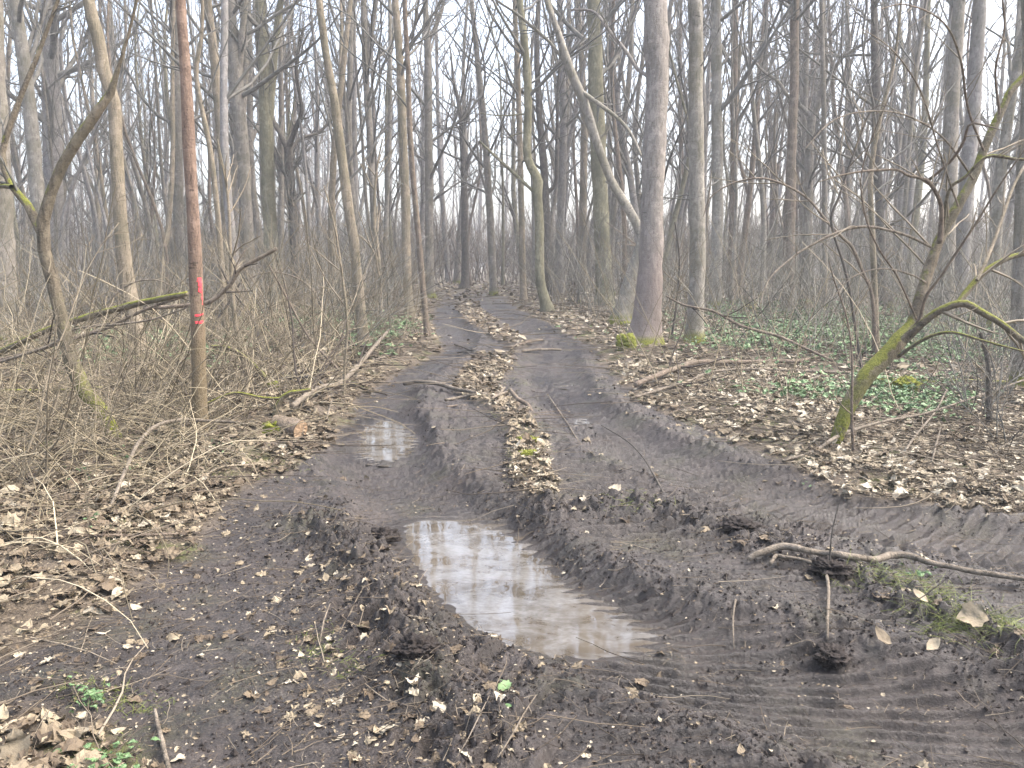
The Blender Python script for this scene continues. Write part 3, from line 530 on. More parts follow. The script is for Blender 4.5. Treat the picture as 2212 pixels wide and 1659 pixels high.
T('grey trunk at the picture edge behind the dead brush', 'the grey edge trunk', [(2206, 838, 40), (2203, 700, 34), (2206, 560, 31), (2212, 380, 28), (2222, 150, 26)], 'grey', Htot=14)
T('thin pale tree rising through the shrub shoots', 'the thin pale tree', [(1893, 765, 15), (1890, 640, 13), (1884, 500, 12), (1880, 380, 11), (1900, 260, 9), (1930, 140, 7), (1945, 20, 5)], 'tan', Htot=8, nb=10, t0=0.3, low=8)
# ------------------------------------------------------------------ leaning shrub tree on the right
def shrub_tree():
    b0 = G(1803, 958); D = b0[1]
    root = empty('leaning_shrub', b0, 'leaning moss streaked shrub tree with arching shoots beside the track', 'shrub'); HAND.append((1900, D, 'the leaning shrub'))
    P, R = stem([(1803, 958, 24), (1832, 880, 33), (1867, 817, 38), (1902, 782, 37), (1944, 733, 34), (1973, 700, 26), (1990, 640, 25), (2008, 583, 25), (2032, 517, 22), (2067, 446, 21), (2102, 387, 19), (2123, 327, 18), (2159, 246, 17), (2183, 197, 16), (2225, 150, 14), (2300, 40, 10)], b0, D, None, 0.5, ring=0.08, flare=0.1)
    add(root, 'trunk', P, R, 14, M['mossy'], b0, amp=0.012)
    limbs = [(-0.5, 'mossy', [(1950, 735, 22), (1990, 700, 18), (2025, 673, 17), (2078, 655, 17), (2123, 676, 15), (2166, 701, 14), (2225, 745, 12), (2330, 800, 8)]),
             (0.3, 'mossy', [(2070, 656, 13), (2085, 635, 13), (2109, 606, 13), (2134, 581, 12), (2180, 557, 11), (2230, 540, 10), (2330, 480, 6)]),
             (-0.5, 'brown', [(2030, 525, 12), (2033, 470, 10), (2030, 435, 9), (2004, 391, 8), (1962, 380, 6), (1937, 367, 5), (1874, 369, 5), (1820, 378, 4), (1765, 394, 2)]),
             (-0.3, 'mossy', [(2036, 505, 9), (2050, 412, 8), (2085, 383, 7), (2134, 337, 7), (2208, 345, 6), (2300, 330, 4)]),
             (-0.6, 'brown', [(2004, 391, 7), (2035, 365, 6), (2060, 341, 6), (2082, 305, 6), (2095, 267, 5), (2130, 272, 4), (2165, 282, 2)]),
             (-0.7, 'dead', [(2011, 534, 6), (1970, 513, 6), (1927, 499, 6), (1867, 489, 6), (1807, 503, 6), (1733, 541, 5), (1680, 583, 4), (1655, 615, 3), (1642, 659, 2)]),
             (-0.5, 'brown', [(1960, 722, 8), (1985, 690, 7), (2000, 640, 7), (2030, 600, 6), (2070, 540, 6), (2110, 480, 5), (2160, 400, 4), (2230, 300, 3)]),
             (-0.6, 'mossy', [(1940, 770, 9), (1975, 745, 8), (2015, 725, 7), (2060, 718, 6), (2120, 735, 5), (2212, 760, 4)]),
             (0.6, 'tan', [(2110, 606, 8), (2140, 540, 8), (2165, 470, 7), (2190, 400, 6), (2230, 330, 5)]),
             (-0.4, 'dead', [(2000, 610, 4), (1960, 590, 4), (1900, 580, 3), (1840, 600, 3), (1800, 640, 2)]),
             (-0.9, 'dead', [(2070, 445, 5), (2030, 330, 4), (1990, 200, 4), (1930, 110, 3), (1860, 60, 2)]),
             (-0.7, 'brown', [(2125, 325, 6), (2090, 230, 5), (2075, 130, 5), (2040, 50, 4), (1960, 10, 3), (1900, 20, 2)]),
             (-0.8, 'dead', [(2102, 387, 5), (2040, 300, 4), (1960, 250, 4), (1880, 240, 3), (1800, 260, 3), (1740, 320, 2)]),
             (-0.7, 'brown', [(1980, 690, 5), (1940, 600, 4), (1900, 540, 4), (1870, 470, 4), (1860, 380, 3), (1890, 280, 3), (1930, 190, 2)]),
             (-0.3, 'brown', [(2159, 246, 6), (2150, 150, 5), (2170, 60, 4), (2160, -40, 3)])]
    tw = []
    for dd, mt, pl in limbs:
        lp, lr = stem(pl, None, D + (0.25 if dd > 0 else 0), None, dd, ring=0.05, flare=0)
        lb = add(root, 'limb', lp, lr, 8, M[mt], b0, amp=0.003)
        a, ar = grow(lp, lr, 5, 0.15, 0.98, 0.32, 45, -0.01, 9, 0.06, 0.5, 0.0025, tip=0.4); tw.append(tubes(a, ar, 4))
        a2, ar2 = grow(a, ar, 2, 0.2, 0.95, 0.4, 45, 0.0, 6, 0.08, 0.6, 0.002, tip=0.4); tw.append(tubes(a2, ar2, 3))
    a, ar = grow(P, R, 9, 0.4, 0.98, 0.25, 50, 0.0, 12, 0.06, 0.22, 0.003, tip=0.4); tw.append(tubes(a, ar, 4))
    a2, ar2 = grow(a, ar, 4, 0.2, 0.95, 0.4, 45, -0.02, 7, 0.10, 0.6, 0.002, tip=0.4); tw.append(tubes(a2, ar2, 3))
    V, F = join(tw); link('crown', mesh_data('crown', V - b0, F, M['twig_pale']), root)
shrub_tree()
def cane(name, label, cat, pts, mat, D=None, dD=0.0, ntw=0, grounded=True, group=None, tl=0.3):
    base = G(*pts[0][:2]) if grounded else at(pts[0][0], pts[0][1], D)
    D = base[1]
    P, R = stem(pts, base, D, None, dD, ring=0.06, flare=0.0)
    if not grounded: P, R = P[:, 1:], R[:, 1:]
    root = empty(name, base, label, cat, group); add(root, 'stem', P, R, 7, M[mat], base)
    if ntw:
        a, ar = grow(P, R, ntw, 0.2, 0.97, tl, 42, 0.02, 7, 0.09, 0.6, 0.0025, tip=0.4); tw = [tubes(a, ar, 4)]
        a2, ar2 = grow(a, ar, 3, 0.3, 0.95, 0.4, 42, 0.01, 5, 0.1, 0.7, 0.002); tw.append(tubes(a2, ar2, 3))
        V, F = join(tw); link('crown', mesh_data('crown', V - base, F, M['twig_warm']), root)
    return root
cane('arching_sapling', 'thin arching sapling whose tip droops by the pale scarred trunk', 'sapling', [(1893, 768, 9), (1884, 641, 8), (1867, 595, 7), (1842, 536, 7), (1824, 517, 6), (1789, 482, 6), (1740, 425, 5), (1659, 387, 5), (1589, 394, 4), (1536, 425, 3), (1519, 468, 2)], 'brown', ntw=9)
cane('dark_shoot', 'dark straight shoot standing in the gap left of the leaning shrub', 'sapling', [(1862, 800, 7), (1830, 600, 6), (1796, 482, 6), (1814, 422, 6), (1849, 317, 5), (1884, 236, 4), (1920, 229, 2)], 'dark', ntw=7)
cane('bare_sapling', 'upright thin dark sapling in front of the leaning shrub trunk', 'sapling', [(1843, 975, 7), (1840, 880, 6), (1841, 780, 5), (1830, 690, 4), (1800, 600, 3), (1790, 560, 2)], 'brown', ntw=5)
cane('broken_stem', 'short dark broken stem in the brush by the picture edge', 'stem', [(2138, 925, 14), (2136, 850, 12), (2134, 780, 11), (2118, 720, 8)], 'dark', ntw=4)
cane('fork_sapling', 'dark forked sapling behind the red-painted tree', 'sapling', [(556, 770, 8), (557, 720, 8), (545, 690, 7), (520, 650, 6), (495, 615, 5), (470, 560, 4)], 'dark', ntw=6)
cane('bare_sapling', 'thin tan sapling rising beside the leaning tan tree', 'sapling', [(742, 860, 7), (745, 790, 6), (750, 700, 6), (740, 600, 5), (725, 500, 4), (700, 400, 2)], 'tan', ntw=10)
cane('leaning_sapling', 'slim sapling leaning back behind the red-painted tree', 'sapling', [(538, 828, 13), (515, 735, 11), (505, 670, 10), (498, 560, 8), (492, 420, 6), (470, 300, 3)], 'tan', ntw=8)
cane('bent_sapling', 'mossy footed sapling bent low towards the red-painted tree', 'sapling', [(588, 838, 11), (560, 800, 10), (520, 765, 9), (487, 750, 8), (458, 748, 5)], 'mossylog', ntw=4)
cane('bare_sapling', 'straight tan sapling by the leafy bank before the straight tan tree', 'sapling', [(824, 700, 9), (818, 560, 8), (808, 480, 7), (812, 380, 5), (826, 300, 3)], 'tan', ntw=12)
cane('bare_sapling', 'pale crooked sapling in front of the big pinkish tree', 'sapling', [(1352, 690, 5), (1375, 640, 5), (1400, 590, 4), (1385, 540, 3), (1310, 480, 2)], 'dead', ntw=6)
cane('bare_sapling', 'dark wiry sapling between the big pinkish tree and the scarred pale trunk', 'sapling', [(1450, 735, 5), (1462, 650, 5), (1468, 560, 4), (1458, 480, 3)], 'dark', ntw=8)

# ------------------------------------------------------------------ fallen logs, branches and sticks
def lying(name, label, cat, pts, mat, lift=0.0, side=(), ntw=0, group=None, k=9, cap=True, D=None, dD=0.0, tl=0.3, cut=None, amp=0.0):
    if D is None:
        W = []
        for i, (px, py, w) in enumerate(pts):
            p = G(px, py); r = 0.5 * w / FPX * p[1]
            lf = lift[i] if isinstance(lift, (list, tuple)) else lift
            p[2] += r * 0.7 + lf; W.append([*p, r])
    else:
        W = []
        for i, (px, py, w) in enumerate(pts):
            d = D + dD * i / (len(pts) - 1); W.append([*at(px, py, d), 0.5 * w / FPX * d])
    S = smooth_poly(np.array(W), 5); mid = S[:, :3].mean(0).copy(); mid[2] = S[:, 2].min()
    q = np.arange(len(S)) * 0.35; sd = int(rng.integers(999)); S[:, 3] *= 1 + 0.16 * pn(q, q * 0 + 0.4, sd); S[:, 2] += 0.3 * S[:, 3] * pn(q * 1.3, q * 0 + 5.4, sd)
    root = empty(name, mid, label, cat, group)
    P = S[None, :, :3]; R = S[None, :, 3]
    add(root, 'stem' if cat != 'log' else 'log_body', P, R, k, M[mat], mid, cap, amp=amp)
    for sp in side:
        W2 = []
        for (px, py, w) in sp:
            if D is None:
                p = G(px, py); r = 0.5 * w / FPX * p[1]; p[2] += r + 0.025
            else: p = at(px, py, D); r = 0.5 * w / FPX * D
            W2.append([*p, r])
        S2 = smooth_poly(np.array(W2), 4); add(root, 'side_branch', S2[None, :, :3], S2[None, :, 3], 7, M[mat], mid, cap)
    if ntw:
        a, ar = grow(P, R, ntw, 0.15, 0.98, tl, 45, 0.0, 6, 0.1, 0.5, 0.002, tip=0.4); V, F = tubes(a, ar, 4); link('crown', mesh_data('crown', V - mid, F, M['litter_twig']), root)
    return root
def log(name, label, a, b, ra, rb, mat, face=True):
    a = np.array(a, float); b = np.array(b, float); n = 14; q = np.linspace(0, 1, n)[:, None]
    P = (a + (b - a) * q)[None]; R = (ra + (rb - ra) * q[:, 0])[None] * (1 + 0.05 * pn(q[:, 0] * 6, q[:, 0] * 0 + 2.2, 3))[None]
    mid = (a + b) / 2; mid[2] = min(a[2], b[2]) - ra
    root = empty(name, mid, label, 'log'); V, F = tubes(P, R, 20, False)
    V = bumpy(V, 0.012, 7.0, 5); add_ = link('log_body', mesh_data('log_body', V - mid, F, M[mat]), root)
    for c, d, r, ring in ((a, a - b, ra, V[:20]), (b, b - a, rb, V[-20:])):
        d = d / np.linalg.norm(d); cc = ring.mean(0) + d * 0.004; rr = ring + d * 0.004
        VV = np.vstack([cc, cc + (rr - cc) * 0.55 + d * 0.004 * rng.normal(size=(20, 1)), cc + (rr - cc) * 0.985]); Fq = [(1 + i, 21 + i, 21 + (i + 1) % 20, 1 + (i + 1) % 20) for i in range(20)]; Ft = [(0, 1 + i, 1 + (i + 1) % 20) for i in range(20)]
        link('cut_face', mesh_data('cut_face', VV - mid, [np.array(Fq), np.array(Ft)], M['cutwood'], False), root)
    return root
pa = G(650, 948); r0 = 0.085
pa[2] += r0 * 0.9
log('cut_log', 'short sawn log with an orange cut end lying at the rut edge', pa, pa + np.array([-0.24, 0.13, 0.02]), r0, r0 * 1.05, 'brown')
L_ = lying
L_('mossy_log', 'long moss covered log leaning at a slant behind the crooked mossy tree', 'log', [(-60, 786, 15), (0, 761, 15), (116, 708, 15), (246, 669, 15), (316, 652, 14), (404, 634, 11)], 'mossylog', D=8.6, dD=-0.9)
L_('fallen_branch', 'grey fallen branch sagging just beneath the long slanting mossy log', 'branch', [(-40, 787, 8), (60, 762, 8), (155, 733, 8), (232, 708, 8), (316, 668, 7), (401, 640, 5)], 'brown', D=7.9, dD=-0.1, ntw=4)
L_('fallen_branch', 'dark bent branch rising behind the red-painted tree towards the track', 'branch', [(310, 667, 8), (411, 659, 9), (453, 652, 9), (496, 617, 8), (520, 581, 8), (560, 558, 8), (598, 537, 8)], 'brown', D=8.2, side=[[(500, 612, 4), (512, 570, 3), (530, 540, 2)]], ntw=3, tl=0.2)
L_('fallen_branch', 'pale thin branch crossing low in front of the crooked mossy tree', 'branch', [(-30, 790, 6), (40, 770, 6), (110, 745, 6), (160, 712, 5), (260, 700, 5), (330, 690, 4), (410, 662, 3)], 'dead', D=7.3, ntw=6, tl=0.2)
L_('mossy_branch', 'yellow green mossy branch lying flat left of the red-painted tree', 'branch', [(-20, 862, 9), (60, 862, 9), (140, 862, 9), (222, 854, 8)], 'mossylog', lift=0.07)
L_('mossy_branch', 'bright mossy branch standing crooked over the cut log', 'branch', [(588, 925, 13), (592, 905, 13), (598, 880, 12), (618, 853, 11), (645, 846, 9), (672, 842, 7)], 'mossylog', D=7.35, side=[[(612, 858, 8), (598, 861, 7), (560, 858, 6), (506, 849, 6), (446, 873, 6), (430, 880, 4)]])
L_('fallen_branch', 'pale forked root-like branch along the rut edge above the cut log', 'branch', [(632, 905, 13), (655, 886, 13), (689, 862, 11), (734, 853, 10), (770, 822, 11), (805, 782, 9), (840, 742, 6)], 'dead', lift=[0.1, 0.1, 0.1, 0.12, 0.14, 0.17, 0.22], side=[[(770, 825, 6), (790, 770, 5), (806, 735, 4)], [(735, 850, 6), (700, 868, 5), (675, 850, 4)], [(805, 785, 5), (830, 778, 4), (850, 790, 3)], [(720, 858, 6), (712, 890, 4), (705, 915, 3)]], ntw=12, tl=0.25)
L_('fallen_branch', 'dark crooked branch lying behind the mossy branch and the cut log', 'branch', [(600, 840, 5), (640, 836, 6), (680, 838, 6), (705, 858, 5), (730, 872, 4)], 'dark', lift=0.10, ntw=4)
L_('fallen_stick', 'straight pale stick lying across the rut with its end in the leaves', 'stick', [(874, 842, 9), (905, 842, 9), (945, 843, 9), (987, 854, 8), (1030, 856, 7), (1068, 857, 5)], 'dead', lift=[0.07, 0.07, 0.06, 0.05, 0.03, 0.0])
L_('fallen_stick', 'second pale stick tucked under the straight one across the rut', 'stick', [(962, 868, 7), (995, 862, 7), (1026, 858, 6), (1055, 855, 5)], 'dead', lift=0.02)
L_('fallen_stick', 'thin muddy stick below the two pale ones across the rut', 'stick', [(965, 882, 4), (990, 880, 4), (1015, 876, 3)], 'brown')
L_('fallen_stick', 'thick dark stick end pointing down the leafy middle strip', 'stick', [(1102, 858, 8), (1120, 870, 9), (1138, 884, 9), (1153, 898, 8)], 'brown', lift=[0.06, 0.05, 0.03, 0.01])
L_('fallen_stick', 'short split pale stick on top of the middle strip pile', 'stick', [(1062, 872, 6), (1080, 862, 6), (1100, 856, 5)], 'dead', lift=0.04)
L_('fallen_stick', 'short pale chunk of stick leaning in the middle strip pile', 'stick', [(1066, 878, 7), (1078, 873, 7), (1092, 866, 5)], 'dead', lift=0.02)
L_('fallen_stick', 'stub of pale branch poking up between the sticks of the pile', 'stick', [(1070, 865, 6), (1082, 855, 6), (1090, 848, 5)], 'dead', lift=[0.0, 0.03, 0.05])
L_('fallen_stick', 'forked dark stick on the track where the middle strip begins', 'stick', [(1086, 760, 4), (1110, 754, 5), (1140, 746, 5), (1172, 738, 4)], 'brown', lift=0.04, side=[[(1130, 750, 4), (1140, 742, 3), (1150, 738, 2)]])
L_('fallen_stick', 'pale cut stick lying across the far rut', 'stick', [(1128, 764, 5), (1150, 762, 6), (1180, 760, 6), (1212, 760, 5)], 'dead', lift=0.03)
L_('fallen_stick', 'small dark forked twig in the far left rut', 'stick', [(982, 748, 4), (1000, 754, 4), (1018, 760, 4), (1032, 756, 3)], 'dark', lift=0.03)
L_('fallen_stick', 'small dark twig just below the forked one in the far rut', 'stick', [(988, 766, 4), (1005, 764, 4), (1018, 770, 3)], 'dark', lift=0.02)
L_('fallen_stick', 'long pale thin twig lying down the muddy rut', 'stick', [(1184, 863, 3), (1220, 908, 3), (1251, 954, 3), (1283, 989, 3)], 'dead', lift=0.02)
L_('fallen_stick', 'long dark thin twig bent over the rutted mud', 'stick', [(1300, 926, 2.5), (1353, 968, 3), (1388, 1010, 3.5), (1412, 1040, 4), (1438, 1070, 5)], 'dark', lift=[0.02, 0.06, 0.07, 0.05, 0.0])
L_('fallen_branch', 'long fallen branch bending where it meets the mud on the leafy bank', 'branch', [(1372, 846, 11), (1400, 834, 12), (1434, 820, 12), (1470, 806, 11), (1501, 796, 11), (1550, 795, 10), (1610, 794, 9), (1670, 792, 8), (1726, 792, 8), (1760, 783, 7), (1800, 777, 7), (1884, 779, 5)], 'brown', lift=0.06, side=[[(1500, 798, 7), (1450, 790, 5), (1400, 786, 3)]], ntw=7, tl=0.15, k=12)
L_('fallen_branch', 'thinner grey branch lying below the long bent one on the bank', 'branch', [(1362, 866, 7), (1430, 850, 7), (1490, 832, 7), (1540, 812, 6), (1620, 806, 5), (1760, 812, 6), (1838, 814, 6)], 'dead', lift=0.04, ntw=6, tl=0.15)
L_('fallen_branch', 'thin dark fallen branch sloping from the scarred pale trunk', 'branch', [(1440, 640, 4), (1480, 660, 5), (1540, 672, 5), (1600, 703, 6), (1680, 726, 6), (1730, 748, 6), (1800, 780, 6)], 'brown', D=11.5, dD=-1.5, ntw=9, tl=0.25)
L_('mossy_log', 'yellow green mossy log lying behind the leaning shrub', 'log', [(1880, 822, 12), (1940, 833, 14), (2000, 832, 13), (2080, 830, 13), (2175, 834, 12), (2280, 838, 10)], 'mossylog', lift=0.0, k=12)
L_('fallen_branch', 'pale bare branch on the leaves running past the foot of the leaning shrub', 'branch', [(1690, 1002, 6), (1760, 984, 7), (1815, 958, 8), (1900, 940, 7), (2000, 922, 6), (2100, 895, 5), (2212, 860, 4)], 'dead', lift=[0.01, 0.03, 0.06, 0.1, 0.12, 0.16, 0.2], k=8)
L_('fallen_branch', 'dark thick half buried branch behind the foot of the leaning shrub', 'branch', [(1840, 945, 8), (1880, 935, 12), (1920, 918, 13), (1960, 900, 11), (2010, 880, 7)], 'brown', lift=0.0)
L_('fallen_stick', 'thin pale stick propped up steeply on the leafy bank', 'stick', [(1942, 998, 5), (1975, 960, 5), (2020, 915, 4), (2042, 880, 4)], 'dead', lift=[0.0, 0.06, 0.12, 0.18])
L_('fallen_stick', 'short pale stick beside the steeply propped one on the bank', 'stick', [(2010, 1012, 4), (2020, 980, 4), (2030, 950, 3)], 'dead', lift=[0, 0.05, 0.1])
L_('fallen_branch', 'bent barky branch lying on the mud ridge by the grass tuft', 'branch', [(1616, 1219, 11), (1640, 1211, 15), (1690, 1207, 16), (1735, 1208, 15), (1772, 1214, 13), (1814, 1219, 14), (1884, 1228, 14), (1920, 1225, 16), (1962, 1227, 15), (2000, 1238, 13), (2032, 1245, 12), (2102, 1255, 12), (2212, 1270, 11), (2330, 1290, 9)], 'dead', lift=[0.02, 0.03, 0.04, 0.04, 0.03, 0.03, 0.04, 0.05, 0.05, 0.05, 0.05, 0.05, 0.05, 0.05], k=14, amp=0.004)
L_('fallen_branch', 'thin curved twig in front of the bent branch with a hanging pale shoot', 'branch', [(1663, 1235, 8), (1675, 1224, 9), (1690, 1218, 9), (1733, 1221, 8), (1772, 1233, 9), (1790, 1242, 8)], 'dead', lift=0.045, side=[[(1781, 1243, 8), (1787, 1270, 8), (1789, 1300, 8), (1787, 1350, 7), (1786, 1399, 6)]])
L_('fallen_stick', 'pale curled twig with a hook lying on the bare mud', 'stick', [(1690, 1405, 3), (1745, 1406, 3), (1760, 1390, 3), (1720, 1375, 3), (1708, 1352, 3)], 'dead', lift=0.01)
L_('fallen_stick', 'short barkless twig lying on the mud to one side of the puddle', 'stick', [(1597, 1276, 4), (1588, 1305, 5), (1583, 1345, 4), (1585, 1420, 2)], 'dead', lift=0.01)
L_('fallen_stick', 'thick broken stick poking in from the lower picture edge', 'stick', [(335, 1548, 8), (343, 1585, 10), (352, 1620, 11), (366, 1680, 12)], 'dead', lift=0.02)
L_('fallen_stick', 'long straw coloured stalk lying over the debris near the mud clod', 'stick', [(985, 1659, 3), (1010, 1620, 3), (1040, 1560, 3), (1062, 1512, 3)], 'dead', lift=0.03)
L_('fallen_stick', 'pale straight stalk crossing the debris towards the green leaf', 'stick', [(1075, 1659, 4), (1105, 1610, 4), (1135, 1555, 4), (1158, 1508, 3)], 'dead', lift=0.03)
L_('fallen_stick', 'brown stick lying flat among leaves left of the old wheel track', 'stick', [(160, 1166, 6), (240, 1166, 7), (320, 1165, 7), (385, 1162, 5)], 'brown', lift=0.02)
L_('fallen_stick', 'pale curved cane arching over the brush below the red-painted tree', 'stick', [(235, 1110, 7), (275, 1060, 8), (305, 1010, 8), (345, 975, 8), (400, 955, 8), (460, 950, 7), (522, 947, 5)], 'dead', lift=[0, 0.12, 0.18, 0.2, 0.18, 0.15, 0.12])
L_('fallen_stick', 'straw coloured stick lying among leaves at the mud edge by the brush', 'stick', [(383, 1072, 5), (430, 1048, 5), (480, 1020, 5), (560, 1013, 4)], 'tan', lift=0.03)
L_('fallen_stick', 'dark short stick half sunk in the mud clods by the puddle', 'stick', [(720, 1320, 4), (760, 1345, 4), (800, 1362, 3)], 'brown', lift=0.01)
L_('fallen_stick', 'pale forked twig lying by the foot of the mud bank', 'stick', [(690, 1395, 4), (700, 1360, 4), (714, 1330, 3)], 'dead', lift=[0, 0.03, 0.06])
cane('dark_shoot', 'dark upright twig stuck in the clod on the bent branch', 'twig', [(1792, 1222, 4), (1794, 1180, 3.5), (1799, 1140, 3), (1814, 1083, 2)], 'dark')
cane('grass_stalk', 'dark thin stalk reaching over the big curled leaves', 'stalk', [(1890, 1352, 2.5), (1960, 1310, 2.5), (2020, 1270, 2.5), (2060, 1235, 2)], 'dark')
cane('leaning_cane', 'straight brown cane leaning steeply towards the red-painted tree from the rut edge', 'sapling', [(738, 806, 6), (668, 729, 5), (619, 641, 5), (580, 571, 3)], 'brown', ntw=4, tl=0.2)
cane('leaning_cane', 'thin dark cane rising just right of the painted bars', 'sapling', [(447, 757, 6), (468, 694, 5), (503, 641, 5), (534, 581, 3)], 'dark', ntw=4, tl=0.25)
cane('arching_cane', 'pale cane arching over with a drooping tip beside the leaning tan tree', 'sapling', [(705, 748, 5), (690, 650, 5), (640, 600, 4), (570, 590, 3), (500, 625, 2)], 'dead', ntw=5, tl=0.25)
cane('arching_cane', 'pale cane bowed across the brush before the kinked tan tree', 'sapling', [(200, 800, 6), (215, 690, 5), (270, 620, 4), (340, 605, 3), (400, 640, 2)], 'dead', ntw=6, tl=0.25)
# ------------------------------------------------------------------ bare multi-stemmed shrubs either side of the track
def shrub_proto(seed, h, n):
    global rng
    keep = rng; rng = np.random.default_rng(seed)
    P = np.zeros((n, 10, 3)); th = U(0, 6.28, n); d = unit(np.stack([np.cos(th), np.sin(th), U(1.2, 4, n)], -1)); L = h * U(0.6, 1.15, n); P[:, 0, :2] = rng.normal(size=(n, 2)) * 0.08; P[:, 0, 2] = -0.05
    for s_ in range(1, 10): d = unit(d + rng.normal(size=(n, 3)) * 0.09 + np.array([0, 0, -0.045])); P[:, s_] = P[:, s_ - 1] + d * (L / 9)[:, None]
    R = (U(0.005, 0.011, n) * h / 2)[:, None] * np.linspace(1, 0.3, 10)
    a, ar = grow(P, R, 9, 0.2, 0.97, 0.32, 42, 0.02, 7, 0.11, 0.6, 0.003, tip=0.4); b_, br = grow(a, ar, 4, 0.2, 0.95, 0.4, 42, 0.0, 5, 0.12, 0.7, 0.0025, tip=0.5)
    rng = keep
    return tubes(P, R, 5), join([tubes(a, ar, 3), tubes(b_, br, 3)])
SP = [shrub_proto(500 + i_, h_, n_) for i_, (h_, n_) in enumerate(((1.6, 7), (2.3, 8), (1.2, 9), (2.8, 6)))]
SM = {}
SHRUBS = [(90, 800), (30, 900), (330, 850), (380, 720), (500, 900), (530, 720), (600, 760), (650, 800), (660, 705), (700, 740), (720, 690), (770, 715), (560, 660), (620, 670), (830, 668), (850, 690), (240, 720), (170, 700), (60, 720), (440, 690), (900, 655), (690, 650), (470, 840), (200, 1000), (60, 1050),
          (1240, 660), (1210, 645), (1280, 690), (1460, 700), (1440, 660), (1600, 690), (1640, 720), (1760, 700), (1820, 680), (1990, 730), (2080, 780), (2160, 860), (2190, 960), (2110, 900), (1960, 690), (1680, 660), (1530, 650)]
SREF = []
for (px, py) in SHRUBS:
    k_ = int(np.argmin([abs(h_[0] - px) + abs(h_[1] - onplane(px, py)[1]) * 4 for h_ in HAND])); SREF.append([k_, 'right' if px > HAND[k_][0] else 'left', abs(px - HAND[k_][0]), px, py])
for q_ in SREF: q_.append(sorted([w_[2] for w_ in SREF if w_[:2] == q_[:2]]).index(q_[2]))
for i_, (k_, side, dx_, px, py, j_) in enumerate(SREF):
    p = G(px, py); pi = int(rng.integers(4)) if p[1] > 9 else int(rng.choice([0, 2])); mt = 'twig_warm' if px < 1000 or rng.random() < 0.3 else 'twig'
    if (pi, mt) not in SM: SM[(pi, mt)] = (mesh_data('stems', *SP[pi][0], M[mt]), mesh_data('twigs', *SP[pi][1], M[mt]))
    num = ['', 'second ', 'third ', 'fourth ', 'fifth ', 'sixth '][j_]
    r_ = empty('bare_shrub', p, f"{num}bare {'tan' if mt == 'twig_warm' else 'grey'} shrub of thin stems just {side} of {HAND[k_][2]}", 'shrub', 'bare shrubs along the track')
    r_.rotation_euler = (0, 0, U(0, 6.28)); g_ = U(0.8, 1.2); r_.scale = (g_, g_, g_)
    link('stem', SM[(pi, mt)][0], r_); link('crown', SM[(pi, mt)][1], r_)
# ------------------------------------------------------------------ clods and moss cushions
def ico(sub):
    import bmesh
    bm = bmesh.new(); bmesh.ops.create_icosphere(bm, subdivisions=sub, radius=1); V = np.array([v.co for v in bm.verts]); F = np.array([[v.index for v in f.verts] for f in bm.faces]); bm.free(); return V, F
IV, IF = ico(5); IV3, IF3 = ico(3)
def lump(name, label, cat, px, py, wx, wz, mat, wy=None, amp=0.3, fuzz=0, sink=0.3, fz=2.2):
    p = G(px, py); s = p[1] / FPX; rx = 0.5 * wx * s; rz = wz * s / (1 + 1 - sink); ry = (wy or wx) * 0.5 * s
    sd = int(rng.integers(999)); n = sum(a * 0.75 * (pn(IV[:, 0] * f, IV[:, 1] * f + 3, sd + i) + pn(IV[:, 1] * f + 5, IV[:, 2] * f, sd + i + 20) + pn(IV[:, 2] * f + 9, IV[:, 0] * f, sd + i + 40)) for i, (f, a) in enumerate(((1.3, 1.0), (fz, 0.7), (fz * 2.3, 0.5), (fz * 5, 0.35), (fz * 10, 0.2))))
    V = IV * (1 + amp * n)[:, None] * np.array([rx, ry, rz]); V[:, 2] += rz * (1 - sink)
    root = empty(name, p, label, cat); link('clump' if cat == 'moss' else 'clod_body', mesh_data(name, V, IF, M[mat], True), root)
    if fuzz:
        i = rng.integers(len(V), size=fuzz); a = V[i]; d = unit(IV[i] + rng.normal(size=(fuzz, 3)) * 0.5); l = U(0.006, 0.016, fuzz)[:, None]
        Pq = np.stack([a, a + d * l * 0.6, a + d * l + [0, 0, -0.002]], 1); W, F = tubes(Pq, np.full((fuzz, 3), 0.0018) * np.array([1, 0.8, 0.3]), 3)
        link('moss_tips', mesh_data('moss_tips', W, F, M['moss']), root)
lump('moss_clump', 'large bright yellow green moss cushion behind the leaning shrub', 'moss', 1953, 848, 62, 34, 'moss', amp=0.35, fuzz=1500)
lump('moss_clump', 'bright green moss cushion at the foot of the big pinkish tree', 'moss', 1352, 756, 40, 36, 'moss', amp=0.35, fuzz=900)
lump('moss_clump', 'dark green moss cushion against the cut log', 'moss', 594, 938, 44, 30, 'moss', amp=0.4, fuzz=900)
lump('moss_clump', 'low moss cushion on the leafy middle strip between the ruts', 'moss', 1140, 956, 44, 14, 'moss', amp=0.4, fuzz=900)
lump('moss_clump', 'flat moss cushion just below the other on the middle strip', 'moss', 1141, 985, 40, 10, 'moss', amp=0.4, fuzz=700)
lump('moss_clump', 'small moss cushion near the tall greenish trunk', 'moss', 1352, 705, 26, 10, 'moss', amp=0.4, fuzz=200)
lump('moss_clump', 'small yellow moss cushion at the foot of a bent sapling', 'moss', 590, 838, 22, 14, 'moss', amp=0.4, fuzz=300)
lump('moss_clump', 'mossy cushion at the base of the reddish brown trunk', 'moss', 1618, 672, 34, 14, 'moss', amp=0.4, fuzz=200)
lump('mud_clod', 'big dark torn clod of mud at the end of the puddle bank', 'clod', 905, 1412, 92, 40, 'clod', amp=0.55, fz=3.2)
lump('mud_clod', 'dark clod of mud wedged on the bent branch', 'clod', 1795, 1238, 80, 28, 'clod', amp=0.6, fz=3.2, sink=0.5)
